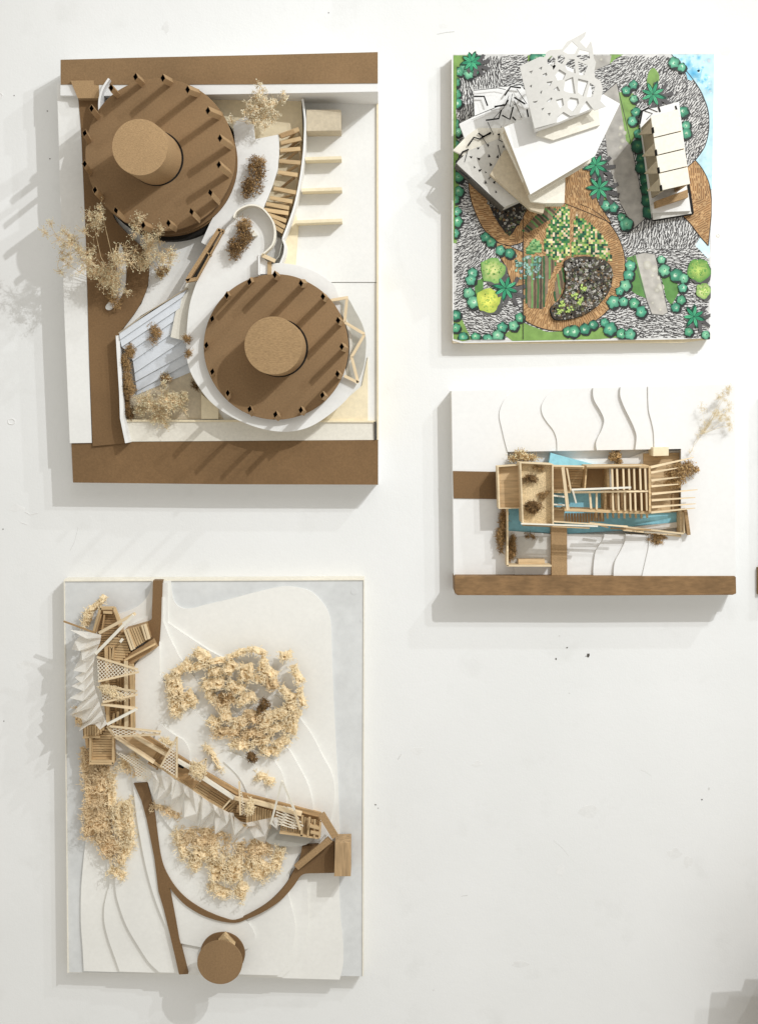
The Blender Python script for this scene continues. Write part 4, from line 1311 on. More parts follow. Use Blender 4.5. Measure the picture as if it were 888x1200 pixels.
part('pool_water', sheet([(644.8, 530.6), (672, 538), (706, 547), (684, 548), (642, 547.5)], 31, 21), 'water', m3)
part('timber_deck', sheet([(753.5, 531.5), (795.5, 530.5), (795.5, 600), (754, 602)], 24, 17), 'veneer_h', m3)
part('deck_step', sheet([(787, 578), (795.5, 578), (795.5, 599), (787, 599.5)], 27, 24), 'kraft_light', m3)
part('plank_path', sheet([(645.5, 616), (664, 616), (664.3, 674.5), (646, 674.5)], T3 + 8, T3 - 3), 'kraft_light', m3, 'tan strip crossing the white ground')
for a, b, h0, h1 in [((594.5, 590), (594.5, 663.5), T3, 44), ((593.8, 663), (646, 663.2), T3, 44), ((730, 621), (797.5, 628.5), T3 - 3, 40), ((797.5, 596), (797.5, 626), T3, 40)]:
    part('low_wall', MB().ribbon([P(*a, h1), P(*b, h1)], 1.8, h0 - 4, h1), 'balsa_pale', m3)
part('bench', sheet([(607, 655.5), (638, 655.5), (638, 663), (607, 662.6)], T3 + 11, T3), 'veneer_h', m3, bevel=.2)
part('court_floor', sheet([(596, 629), (645, 629), (645, 662), (596, 661)], T3 + .8, T3 - 2), 'card_grey', m3)
bk = solo('wooden_block', sheet([(765, 524.3), (783, 524), (783, 534), (765, 534.5)], 48, 20).prism(PP([(767, 526), (770, 526), (770, 530), (767, 530)], 30), 21, 30), 'cream_card', 'small pale wooden block at the top edge of the sunken pool area', 'block', 774, 529, 20, bevel=.2)

ph = thing('pool_house', 'open timber pool house of beams and rooms stretched across the blue pool', 'model building', 690, 575, 9)
for (c, zf, zr, mm, nm) in [([(609.6, 542.5), (647.3, 544.4), (647.8, 615.5), (612.5, 612.8)], 62, 72, 'cork', 'roof_tray'), ([(583.2, 547), (608, 545), (610, 595.5), (584.8, 595.8)], 46, 56, 'veneer_h', 'roof_tray')]:
    part(nm, MB().prism(PP(c, zr), zf - 3, zf), mm, ph)
    part('tray_wall', MB().ribbon(PP(c, zr), 1.8, 34 if zf < 50 else 40, zr, closed=True), 'balsa_pale', ph)
part('room_floor', sheet([(648, 549), (668, 549), (668, 577), (648, 577)], 36, 33), 'veneer_h', ph)
part('room_floor', sheet([(668, 550), (686, 550), (686, 573), (668, 573)], 33, 30), 'balsa', ph)
part('room_floor', sheet([(686, 549), (712, 549), (712, 572), (686, 572)], 34, 31), 'kraft_light', ph)
part('room_floor', sheet([(712, 550), (760, 550), (760, 598), (708, 598), (708, 572)], 32, 29), 'kraft_light', ph)
part('room_floor', sheet([(648, 597), (661, 597), (661, 611), (648, 611)], 40, 37), 'veneer_h', ph)
for k in range(7):
    y = 551 + k * 3.0
    stick('plank', (665, y, 42), (684 - max(0, k - 2) * 1.2, y, 42), 2.3, 1.6, 'balsa', ph)
for k in range(14):
    x = 663 + k * 3.3
    stick('plank', (x, 601.5, 40), (x + .3, 612 - (0 if k < 9 else 1), 40), 2.6, 1.6, 'balsa_dark', ph)
# walls seen edge-on
for a, b, z0, z1, w in [((647, 548), (684, 548.3), 30, 64, 2.4), ((687, 547.5), (760, 547), 30, 66, 3.0), ((760.6, 547), (761.2, 601), 20, 68, 2.0), ((687, 548), (685, 572.5), 30, 60, 1.6), ((647, 577), (668, 577), 30, 56, 1.6),
                        ((661, 597.6), (760.6, 601), 34, 62, 3.0), ((712.5, 549), (713, 573), 30, 60, 3.2), ((709, 576), (709, 597), 30, 54, 2.2), ((647, 596.5), (661, 597), 34, 54, 1.6)]:
    part('wall', MB().ribbon([P(*a, z1), P(*b, z1)], w, z0, z1), 'balsa', ph)
def bm(a, b, w, t, m='balsa_pale', nm='beam'): stick(nm, a, b, w, t, m, ph)
bm((646.5, 545.5, 68), (684, 546.5, 66), 1.6, 2)
bm((687, 546, 70), (751, 545.3, 70), 1.4, 3)
bm((659, 547.5, 70), (665, 597.5, 70), 3.4, 3)
bm((663.8, 549, 68), (668.6, 575.8, 66), 1.8, 2.5)
bm((690.6, 578, 62), (692.2, 596, 62), 2.2, 2.5)
bm((698.6, 577.5, 62), (698.6, 597, 62), 2.0, 2.5)
bm((669, 573.8, 70), (739, 571.2, 74), 2.0, 2.5, 'ivory')
bm((670, 577, 64), (760, 575.4, 64), 2.0, 5)
bm((670.5, 574, 74), (674.6, 589.2, 66), 1.8, 2, 'ivory')
bm((647, 580.5, 60), (661.5, 582.3, 60), 1.8, 2.5, 'ivory')
bm((647, 591, 58), (661.5, 591.8, 58), 1.6, 2.5, 'ivory')
for xt in (717, 722.7, 730, 736.6, 742.6, 749.6, 755.6): bm((xt - .4, 549, 66), (xt + .5, 574, 66), 2.0, 3)
for xt in (717.6, 724, 731.5, 738, 743.8, 751, 757): bm((xt - .3, 577, 64), (xt + .4, 598.5, 64), 1.9, 3)
bm((715, 549, 60), (715.5, 571, 60), 3.2, 2, 'card_grey')
bm((758.5, 549, 58), (758.8, 597, 58), 3.0, 2, 'card_grey')
for k in range(10):
    x = 698 + k * 6.6
    bm((x, 599, 52), (x + .2, 605.8 + (k % 3) * .4, 44), 1.9, 3, 'balsa', 'joist_end')
# long rails along the pool side
bm((610, 613.6, 72), (700, 616.6, 72), 1.5, 3, 'ivory', 'rail')
bm((646, 611, 66), (735, 616.8, 64), 1.5, 2, 'balsa_pale', 'rail')
bm((612, 615.4, 66), (690, 618.8, 62), 1.3, 3, 'balsa', 'rail')
bm((690, 612.6, 60), (734, 617.5, 54), 1.5, 3, 'balsa_pale', 'rail')
bm((715, 619, 52), (762, 620.8, 50), 1.6, 3, 'balsa_dark', 'rail')
bm((730, 617.2, 52), (800, 625.2, 46), 1.6, 3, 'balsa_pale', 'rail')
bm((754, 623.4, 46), (799, 625.6, 44), 1.6, 3, 'ivory', 'rail')
bm((697, 614, 50), (712, 618, 48), 1.4, 2, 'balsa_dark', 'rail')
for a, b in [((760.8, 547.8), (812, 536)), ((761, 553.8), (794, 548.2)), ((761.5, 563), (797, 558.8)), ((761.5, 569.8), (794, 567.3)), ((762, 578.8), (816.6, 573.8)), ((762, 586.2), (813.8, 583)), ((762, 594.2), (814.3, 590.3)), ((761.5, 600.4), (813.8, 595.4))]:
    stick('roof_fin', (*a, 62), (*b, 58), 2.4, 7, 'balsa_pale', ph, taper=.35)
stick('wall_fin', (801.5, 597, 46), (805.4, 625.5, 42), 3.6, 12, 'kraft_light', ph)
stick('wall_fin', (800, 600, 44), (800.5, 624, 42), 1.6, 8, 'balsa_pale', ph)

tuft('light tan moss clump above the small roof tray of the timber pool house', 612, 534, T3 + 1, 18, 8, 16, 420, 'moss_light', GM, 0, tips='blossom', L=6)
tuft('round brown moss ball on the white ledge behind the timber pool house', 721, 537, 21, 9.5, 8, 14, 380, 'moss', GM, 0, tips='moss_light', L=5)
tuft('thin dark sprig along the top wall inside the cork roof tray', 630, 550, 62, 8, 4, 7, 70, 'moss', GM, -15, L=5, r=.28)
tuft('scraggy dark sprig in the upper half of the cork roof tray', 621, 562, 62, 12, 7, 8, 210, 'moss_dark', GM, -10, L=5, r=.28)
tuft('small brown sprig at the right side of the cork roof tray', 638, 581, 62, 7, 5, 7, 100, 'moss', GM, 15, L=5, r=.28)
tuft('dense dark round moss ball in the lower half of the cork roof tray', 628, 594, 62, 14, 10, 12, 560, 'moss_dark', GM, 0, L=5, r=.32)
tuft('tall brown moss hedge standing outside the left wall of the small court', 587, 622, T3, 8, 28, 14, 800, 'moss', GM, 0, L=6)
tuft('brown moss hedge inside the left wall of the small court', 601, 643, T3, 6, 18, 12, 450, 'moss', GM, 0, L=6)
tuft('small brown sprig lying in the middle of the grey court', 621, 628, T3, 7, 4.5, 5, 60, 'moss', GM, 0, L=5, r=.28)
tuft('brown spreading moss clump below the lower right corner of the pool', 764, 631, T3 + 10, 18, 7, 8, 420, 'moss', GM, -6, L=6)
tuft('dried brown flower head bunch at the right tips of the roof fins', 799, 551, T3 + 12, 17, 17, 28, 520, 'moss', GM, -20, tips='moss_light', L=6)
tuft('brown flower bunch lower down against the roof fins', 790, 563, T3 + 12, 11, 9, 24, 280, 'moss_light', GM, 0, tips='moss_light', L=6)
tuft('thin pointed brown sprig at the far right of the fins', 813, 553, T3 + 14, 9, 6, 16, 110, 'moss', GM, 0, tips='moss_light', L=6)
baby_breath('wispy cream spray of fine threads stuck on the blank upper right corner', (822, 508, T3 + 13),
            [(853, 456, T3 + 34, 8, 34), (846, 466, T3 + 30, 8, 40), (838, 484, T3 + 26, 9, 40), (843, 494, T3 + 24, 8, 40), (856, 498, T3 + 24, 7, 26), (828, 500, T3 + 20, 9, 26), (822, 480, T3 + 24, 10, 14), (848, 480, T3 + 24, 8, 30)], GB, bl='cream_card', rs=.2, rb=(.3, .75), stemm='cream_card')
baby_breath('very thin pale threads trailing down towards the fins of the pool house', (812, 524, T3 + 13), [(818, 512, T3 + 20, 6, 12), (808, 530, T3 + 18, 6, 10), (825, 505, T3 + 18, 7, 14)], GB, bl='cream_card', rs=.16, rb=(.2, .5), stemm='cream_card')

# ---- another model just outside the right edge of the picture
m5 = thing('architectural_model', 'white board with a dark edge just entering the picture at the far right', 'architectural model', 1000, 570)
part('base_board', sheet([(903, 452), (1180, 448), (1180, 698), (903, 697)], 20, 0.5), 'foam_white', m5, bevel=.3)
part('bottom_band', sheet([(887.2, 665), (1180, 664), (1180, 697), (887.3, 696.5)], 5, 0), 'kraft_dark', m5)
part('card_house', sheet([(985, 520), (1080, 515), (1084, 600), (987, 604)], 44, 20), 'cream_card', m5, bevel=.3)
m6 = thing('architectural_model', 'card model mounted low on the wall just beyond the lower right corner', 'architectural model', 1010, 1200)
part('base_board', sheet([(935, 1120), (1200, 1116), (1200, 1400), (935, 1400)], 60, 0), 'foam_white', m6, bevel=.3)
part('overhanging_roof', sheet([(902, 1083), (1100, 1072), (1100, 1330), (876, 1330)], 102, 99), 'kraft', m6)
part('support_block', sheet([(960, 1110), (1090, 1110), (1090, 1300), (960, 1300)], 99, 60), 'beige_card', m6)
part('roof_box', sheet([(948, 1070), (1060, 1070), (1060, 1180), (948, 1180)], 118, 102), 'kraft_light', m6)

# ================================================================== MODEL 4: hillside walkway with loofah trees
T4 = 18.0
m4 = thing('architectural_model', 'tall grey wall-mounted model with a white contoured hill, timber walkway and tan loofah trees', 'architectural model', 252, 912)
part('base_board', sheet([(75, 679), (427, 677.5), (426, 1144), (79.5, 1140)], T4, 0), 'ivory', m4, bevel=.3)
part('blue_paper', sheet([(76, 681), (426, 679.5), (425, 1144), (80, 1139.5)], T4 + .6, T4 - .2), 'paper_blue', m4)
part('edge_lining', MB().ribbon(PP([(80, 1140), (75.6, 681), (426.4, 679.6), (425.2, 1144)], T4 + 2), 1.5, T4 - 1, T4 + 2), 'ivory', m4)
l1 = [(178.5, 681), (175, 695), (165, 708), (150, 716), (132, 722), (112, 740), (100, 790), (98, 850), (103, 890), (105, 930), (103, 965), (99, 1000), (95.5, 1040), (95, 1080), (97, 1110), (98.5, 1138)]
l1b = [(398, 1148), (402, 1130), (402, 1105), (399, 1075), (397.5, 1040), (398, 1000), (397, 940), (394, 880), (391, 820), (389, 770), (388, 735), (385, 718), (376, 704), (364, 693), (348, 688.5), (330, 687.5), (300, 694), (270, 702), (240, 709), (225, 713), (212, 712), (204, 704), (201, 690), (200.5, 680.5)]
part('contour_sheet', sheet(sm(l1, 3) + [(150, 1139.5), (220, 1142), (300, 1145.5)] + sm(l1b, 3), T4 + 3.4, T4), 'paper_terrain', m4)
def ctr(pts, k): return part('contour_sheet', sheet(pts, T4 + 3.4 * k, T4 + 3.4 * (k - 1)), 'paper_terrain', m4)
ctr(sm([(140.5, 1138.5), (134, 1120), (127, 1100), (122.5, 1080), (122.5, 1062), (126, 1045), (128, 1030), (118, 960), (112, 900), (108, 820), (128, 760), (150, 735), (172, 722), (180, 700), (181, 683)], 4) +
    [(197, 683)] + [(196.8, 729.5), (212, 740), (245, 762), (262, 771), (330, 820)] + sm([(352, 842), (366, 862), (378, 886), (388, 905), (392, 925), (390, 950), (380, 985), (362, 1020), (361, 1060), (361, 1085), (356, 1108), (345, 1130), (331, 1145)], 4), 2)
ctr(sm([(187, 1139.5), (175, 1128), (163, 1110), (149, 1086), (140, 1062), (135.5, 1042), (134, 1010), (130, 950), (124, 890), (118, 820), (140, 770), (164, 748), (180, 720), (184, 700)], 4) +
    [(191.5, 700), (191, 727), (198, 745), (210, 769), (240, 810), (330, 870)] + sm([(340, 880), (353.5, 904), (361, 920), (365.6, 937), (366.5, 952), (362, 985), (345, 1010), (337, 1040), (344, 1073), (346, 1090), (343, 1112), (337, 1129), (326, 1143)], 4), 3)
ctr(sm([(205, 1104), (199, 1095), (188, 1070), (179, 1045), (171, 1015), (165, 985), (160, 955), (156, 920), (150, 870), (150, 800), (170, 765), (187, 752)], 4) + [(187.5, 790), (200, 812), (250, 850)] + sm([(322, 892), (330, 905), (334, 920), (336, 950), (335, 980), (322, 1010), (300, 1040), (284, 1068), (288, 1078), (296, 1088), (299, 1100), (294, 1108), (287, 1113), (262, 1118), (235, 1110)], 4), 4)
ctr(sm([(171, 905), (178, 880), (186, 850), (196, 855), (206, 862), (216, 868), (222, 880), (224, 895), (240, 905), (262, 880), (300, 900), (312, 940), (300, 990), (262, 1010), (225, 1000), (204, 975), (186, 950)], 4, True), 5)
PZ = T4 + 16
def path(pts, nm='path', z=PZ, lab=None): return part(nm, sheet(pts, z, T4 + 1), 'kraft_dark', m4, lab)
path([(179.5, 680.5), (190, 680.5), (188.5, 730), (186.5, 757), (180, 760), (168, 750), (166, 733), (178, 726)], z=T4 + 14)
lp = sm([(173, 917), (181, 950), (184.5, 975), (188, 1000), (193, 1018), (203, 1036), (215, 1050), (228, 1060), (244, 1069), (262, 1076), (276, 1078.5), (296, 1070), (316, 1057), (334, 1038), (346, 1018), (352, 1004)], 4) + [(354, 992), (391.5, 990), (391.5, 1023), (362, 1023.5)] + \
    sm([(362, 1023.5), (353, 1026), (343, 1040), (328, 1056), (308, 1069), (290, 1077), (276, 1081.5), (256, 1079), (236, 1072), (218, 1061), (205, 1048), (199, 1040)], 4)
path(lp + [(206, 1077), (210, 1100), (220.5, 1141.5), (210, 1142), (204, 1115), (192, 1065), (186, 1045), (181, 1005), (172, 960), (166, 938), (157, 918)])
# slender loose sheet edges drawn by the card cuts
EDG = [[(262, 893), (275, 905), (284, 917), (290, 930)]]
for e in EDG: part('contour_edge', MB().ribbon(PP(sm(e, 4), T4 + 18), 1.0, T4 + 8, T4 + 18), 'card_grey', m4)
for (x, y, r) in [(415, 693, 4), (424, 727, 2)]:
    q = P(x, y, T4)
    part('glue_spot', MB().disc(q, r, T4, T4 + 1.0, 16, .2), 'paper_blue', m4)

# ---- the timber walkway building
H = T4 + 26
wk = thing('timber_walkway', 'long bent timber walkway building with slatted decks, nets and pleated paper canopies', 'model building', 200, 880, T4)
def stk(a, b, w, t=4, m='balsa_pale', h=H, nm='beam', h2=None): stick(nm, (*a, h), (*b, h if h2 is None else h2), w, t, m, wk)
part('deck_base', sheet([(119, 714), (133, 714), (141, 740), (150, 742), (155, 776), (158, 785), (158, 862), (128, 862), (118, 800), (113, 755)], H - 8, T4 + 3), 'balsa_dark', wk)
slats([(120, 716), (132, 716), (141, 742), (147, 775), (120, 775), (113, 748)], H - 6, 0, 2.9, 2.3, 2.2, 'balsa_dark', wk)
slats([(124, 752), (146, 742), (153, 764), (141, 776), (127, 776)], H - 3, -3, 3.0, 2.4, 2.2, 'balsa', wk)
for a, b in [((118, 712.5), (134, 712.5)), ((118.5, 712), (110.5, 741)), ((134, 712), (144, 737)), ((122, 717), (132, 717.5))]: stk(a, b, 3.0, 6, 'balsa')
stk((119, 720), (113, 740), 2.2, 6, 'balsa_dark'); stk((123, 720), (120, 740), 1.6, 4, 'balsa_dark')
part('slanted_block', sheet([(146.5, 738), (171, 731), (175.8, 748.6), (153.5, 762)], H + 1, T4 + 4), 'balsa_dark', wk)
slats([(147, 738), (171, 731.5), (175.5, 748.4), (153.7, 761.5)], H + 2.4, -69, 2.8, 2.1, 2.6, 'balsa', wk)
stk((147, 738), (155.5, 761.5), 2.6, 5, h=H + 4); stk((150, 737.2), (158, 760), 2.0, 5, h=H + 4); stk((170, 731.5), (175, 748.5), 2.6, 5, h=H + 4); stk((167, 732.5), (172, 749.5), 2.0, 5, h=H + 4)
part('ramp_deck', sheet([(141, 772.5), (179.5, 749), (184.5, 758.5), (156.5, 777), (155, 790), (148, 790), (148, 777)], H - 4, T4 + 6), 'kraft_light', wk)
stk((146.5, 773.5), (182, 754.5), 2.2, 5, 'balsa', h=H + 2)
stk((148, 774), (148.6, 851), 3.6, 6, h=H + 2); stk((154.6, 778), (156.5, 852), 5.0, 3, 'balsa', h=H - 2); stk((125, 757), (127.5, 848), 3.4, 6, 'balsa', h=H + 2)
stk((129, 758), (133, 758), 2.4, 5, 'balsa'); stk((129.6, 758), (130, 780), 2.2, 5, 'balsa'); stk((133.6, 758), (132.4, 772), 2.2, 5, 'balsa')
stk((134, 836), (133.4, 850), 2.6, 4, 'balsa'); stk((138.5, 834), (138.5, 848), 2.6, 4, 'balsa'); stk((142, 842), (141, 850), 2, 4, 'balsa')
slats([(128, 778), (146, 778), (147, 850), (129, 850)], H - 6.5, 0, 3.0, 2.4, 2, 'balsa_dark', wk)
slats([(136, 780), (146, 780), (146, 850), (136, 850)], H - 4, 90, 3.0, 2.4, 2, 'balsa_dark', wk)
# lower-left tray
part('deck_base', sheet([(97, 850), (128, 848), (134, 860), (135, 893), (107, 893), (107, 862), (98, 863)], H - 9, T4 + 3), 'balsa_dark', wk)
slats([(98, 850), (126, 850), (117, 862), (99, 863)], H - 2, 90, 3.0, 2.3, 2.4, 'balsa', wk)
slats([(108, 866), (118, 863), (126, 853), (133, 858), (133, 889), (108, 889)], H - 6, 0, 2.9, 2.3, 2.2, 'balsa', wk)
for a, b in [((107, 864), (107, 893)), ((133.6, 862), (133.4, 894)), ((106, 893.6), (134, 893.6)), ((107, 891), (132, 891))]: stk(a, b, 2.4, 8, 'balsa')
stk((126, 851), (134.5, 862), 1.8, 5, h=H + 6); stk((98, 864), (118, 863), 2, 5, 'balsa')
stk((102, 864), (103.5, 876), 4, 3, 'kraft_light')
# sticks and props above the decks
stk((117, 741.5), (158.5, 719), 3.4, 4, h=H + 14, h2=H + 20); stk((112.5, 766), (157, 720.5), 3.4, 4, 'ivory', h=H + 16, h2=H + 22)
stk((119.6, 825), (161, 830.4), 2.6, 4, h=H + 14); stk((126, 848.7), (160.5, 830.6), 3.0, 4, 'ivory', h=H + 16); stk((141.5, 749.5), (144, 751.5), 4, 5, 'ivory', h=H + 6)
stk((75, 728), (112.5, 742), 1.6, 3, 'balsa_dark', h=H + 6)
# the diagonal stretch
base = [(135, 861), (158, 860), (180, 867), (202, 881), (223, 895), (241, 907.5), (262, 919), (280, 929), (300, 935.5), (340, 945.5), (376, 955), (373, 981), (354, 978), (328, 975), (291, 970), (261, 949.5), (243, 936), (208, 912.5), (180, 892.5), (155, 876)]
part('deck_base', sheet(base, H - 8, T4 + 6), 'balsa_dark', wk)
def quad(a, b, c, d, ang, gap=2.9, z=H - 5, m='balsa', w=2.2): slats([a, b, c, d], z, ang, gap, w, 2.2, m, wk)
part('trough_floor', sheet([(146, 864), (166, 864), (198, 884), (188, 896), (152, 872)], H - 6, H - 8), 'veneer_h', wk)
quad((178, 887), (191, 892), (194, 899), (184, 902), 60, m='balsa_dark')
quad((184, 880), (192, 884), (186, 893), (180, 889), 55, m='balsa_dark')
quad((232, 918), (271, 936), (262, 948), (228, 924), -32, m='balsa')
quad((248, 925), (272, 937), (266, 944), (244, 931), -32, z=H - 2, m='balsa_dark')
quad((272, 937), (280, 940), (268, 955), (263, 949), 42, m='balsa')
quad((276, 941), (290, 944), (289, 966), (270, 955), -8, m='balsa_dark')
quad((290, 942), (318, 950), (318, 971), (290, 968), 88)
quad((328, 955), (355, 961), (354, 977), (328, 974), 88)
quad((356, 957), (376, 963), (375, 980), (354, 977), 86, m='balsa')
for a, b, w, t, m, z in [((135, 862), (181, 893), 2.6, 8, 'balsa_pale', H + 2), ((158, 862), (198, 885.5), 3.2, 8, 'balsa_pale', H + 2), ((166, 859.5), (223, 895.5), 5, 3, 'balsa_dark', H - 3), ((223, 896), (280, 929), 5.5, 3, 'balsa_dark', H - 3), ((280, 930), (376, 955), 5.5, 3, 'balsa_dark', H - 3),
                         ((208, 891), (223, 899.5), 3.6, 6, 'ivory', H + 4), ((238.5, 911.5), (274.5, 935), 3.8, 6, 'ivory', H + 4), ((275, 935), (299, 941), 3.6, 6, 'balsa_pale', H + 3), ((297, 939), (353.5, 953.5), 4.4, 6, 'balsa_pale', H + 4), ((181, 893.5), (262, 950), 1.8, 5, 'balsa', H + 2), ((261, 949.5), (291, 969.8), 1.8, 5, 'balsa', H + 2),
                         ((328, 975), (374, 981.5), 2.2, 5, 'balsa', H + 2), ((260, 948.5), (271, 936), 1.6, 5, 'balsa_pale', H + 2), ((291, 943), (289, 969), 1.8, 5, 'balsa', H + 2), ((354.5, 956), (353.5, 979), 2.6, 5, 'balsa', H + 2), ((363, 958), (361, 979), 2.2, 5, 'balsa', H + 3), ((369, 961), (368.5, 980), 2.2, 6, 'balsa', H + 4), ((375.5, 963), (374.5, 981), 2.2, 6, 'balsa', H + 4),
                         ((363, 967), (374, 970), 3.0, 6, 'balsa', H + 6), ((364, 974), (374, 976), 3.4, 6, 'balsa', H + 5), ((174, 893), (184, 899), 2.0, 6, 'balsa_dark', H)]:
    stk(a, b, w, t, m, h=z)
part('wooden_block', sheet([(278, 944), (288, 946), (287, 955), (277, 952)], H + 4, H - 6), 'kraft_light', wk)
part('wooden_block', sheet([(210, 893), (217, 896), (215, 901), (209, 899)], H - 2, H - 5), 'burnt_and_shade', wk)
stk((376.5, 953.5), (393, 980.5), 8, 4, 'kraft_light', h=H + 4, nm='ramp_plank')
stk((386.5, 983.5), (347.5, 1016), 7.5, 4, 'kraft_light', h=H + 2, nm='ramp_plank', h2=PZ + 3)
stk((381.5, 979), (373, 992), 2.4, 4, 'card_grey', h=H - 2, nm='ramp_plank')

# nets: two families of thread inside a wooden edge
def net(poly, z, a1, a2, gap, edges, w=.75, m='net', lab=None, em='balsa_pale', ew=1.9):
    t = thing('net_sail', lab, 'net', *poly[0], z, 'small triangular nets over the timber walkway')
    mb = MB()
    q = PP(poly, z)
    for a in (a1, a2):
        for s, e in clip_lines(q, a, gap):
            mb.ribbon([s, e], w, z - .4 + (.5 if a == a1 else 0), z + (.5 if a == a1 else 0))
    part('mesh', mb, m, t, kind='stuff')
    for i, j in edges:
        stick('frame_stick', (*poly[i], z + 1), (*poly[j], z + 1), ew, 2.2, em, t)
    return t
net([(114, 770), (162, 784.5), (163, 787.5), (115.5, 798.6)], H + 18, 42, -52, 3.0, [(0, 1), (2, 3)], lab='upper white net triangle across the upright part of the walkway')
net([(118, 804), (161, 810), (161.5, 814), (121, 823)], H + 16, 40, -30, 3.0, [(0, 1), (2, 3)], lab='net triangle packed with tan loofah shreds')
net([(129, 851), (189, 857.5), (188, 860.5), (135.8, 863)], H + 16, 25, -28, 2.9, [(0, 1), (3, 2)], lab='flat net triangle where the walkway bends')
net([(207.5, 863.5), (188.5, 898.6), (207.5, 911)], H + 18, 38, -35, 3.0, [(0, 1), (0, 2)], lab='upright net triangle on the diagonal walkway')
net([(242, 889), (225, 900), (221, 908), (235, 917), (240, 905)], H + 14, 38, -35, 2.8, [(0, 1), (0, 4)], lab='net triangle bunched with cream loofah on the diagonal walkway')
net([(280.5, 916), (282, 955), (289, 955), (284, 930)], H + 14, 38, -35, 2.6, [(0, 1)], lab='narrow net strip beside a cream tuft on the diagonal walkway')
net([(325, 943), (343, 947), (356, 968), (351, 972), (322, 966)], H + 6, -16, -30, 3.2, [], w=1.0, lab='loose net draped over the last deck of the walkway')
net([(134, 880), (165, 890), (180, 905), (175, 917), (160, 915), (158, 900)], T4 + 24, 38, -35, 2.6, [], w=.8, lab='tan net lying on the ground beside the start of the brown path')
stick('frame_pole', (330.6, 915, H + 26), (317.5, 965.5, H + 10), 2.4, 2.4, 'ivory', wk)
stick('frame_pole', (331, 916, H + 26), (345, 949, H + 12), 2.4, 2.4, 'ivory', wk)
stick('frame_pole', (345, 949, H + 12), (352, 972, H + 6), 2.6, 2.4, 'balsa_pale', wk)

# pleated vellum canopies
def canopy(ridge, rim, zr, z0, z1, label, mid=None):
    t = thing('paper_canopy', label, 'canopy', *ridge[0], zr, 'pleated paper canopies')
    mb = MB()
    R_ = [(*P(*p, zr), zr) for p in ridge]
    E_ = []
    for i, p in enumerate(rim):
        z = z0 if i % 2 else z1
        E_.append((*P(*p, z), z))
    n, m = len(R_), len(E_)
    def on_ridge(t):
        f = t * (n - 1)
        k = min(n - 2, int(f))
        a, b = Vector(R_[k]), Vector(R_[k + 1])
        return a + (b - a) * (f - k)
    A, B = [], []
    for k in range(m):
        a = on_ridge(k / (m - 1))
        e = Vector(E_[k])
        A.append(tuple(a))
        b = a + (e - a) * (.55 if k % 2 else .42)
        b.z = zr + (3 if k % 2 else -7)
        B.append(tuple(b))
    vs = A + B + E_
    fs = []
    for k in range(m - 1):
        fs += [(k, m + k, m + k + 1), (k, m + k + 1, k + 1)]
        fs += [(m + k, 2 * m + k, m + k + 1), (m + k + 1, 2 * m + k, 2 * m + k + 1)]
    mb.add(vs, fs)
    part('pleated_sheet', mb, 'vellum', t)
    return t, R_, E_
cr = [(119, 744), (118, 752), (112, 766), (109.5, 780), (109.5, 795), (112, 808), (116, 820), (120, 834), (126, 848.5)]
ce = [(82, 738), (98, 741), (88, 752), (84, 761), (96, 762), (94, 772), (86, 786), (103, 789), (88, 794), (96, 802), (84, 804), (100, 810), (82, 818), (96, 822), (90, 830), (82, 838), (96, 842), (97, 848), (93, 857), (99, 849), (112, 849), (120, 849)]
canopy(cr, ce, H + 18, T4 + 5, H + 12, 'left paper canopy with a jagged rim hanging beside the upright walkway')
can2 = [(177, 903), (190, 908), (204, 913), (218, 920), (230, 929), (243, 938), (256, 946), (270, 953), (285, 965), (300, 962), (318, 958), (328, 958)]
rim2 = [(180, 932), (190, 918), (184, 938), (197, 934), (207, 916), (199, 948), (212, 953), (217, 929), (216, 958), (232, 966), (236, 938), (234, 972), (250, 965), (252, 947), (252, 978), (266, 970), (270, 953), (272, 985), (286, 975), (290, 966), (298, 982), (311, 989), (318, 966), (326, 974), (328, 962)]
canopy(can2, rim2, H + 8, T4 + 19, H + 12, 'right paper canopy pleated in fans along the lower edge of the diagonal walkway')
pz_ = T4 + 22
solo('film_sheet', MB().prism(PP(sm([(318, 966), (352, 978), (368, 980), (358, 990), (335, 992), (312, 986)], 4, True), pz_), pz_ - .8, pz_), 'film', 'translucent film panel under the end deck of the diagonal walkway', 'film panel', 335, 980, T4)
solo('tan_block', sheet([(392.5, 988), (411, 987.5), (411, 1027), (391.5, 1027)], T4 + 34, T4 + 3), 'veneer', 'tan wooden block at the right end of the brown path', 'block', 402, 1008, T4, bevel=.3)
# drum sign at the bottom
dr = thing('cardboard_reel', 'brown cardboard reel of two discs hanging over the bottom edge of the hillside model', 'cardboard reel', 261, 1118, T4)
part('back_disc', MB().disc(P(261, 1118, 34), 26.5, 31, 34, 72, .01), 'kraft_dark', dr, bevel=.2)
part('front_disc', MB().disc(P(257.8, 1127.8, 62), 26.3, 59.5, 62, 72, .01), 'kraft', dr, bevel=.2)
part('paper_cone', MB().prism(PP([(263, 1096), (275, 1109), (255, 1104)], 46), 34, 47), 'balsa', dr)
part('core_post', MB().disc(P(259, 1122, 45), 6, T4 + 8, 60, 24), 'kraft', dr)

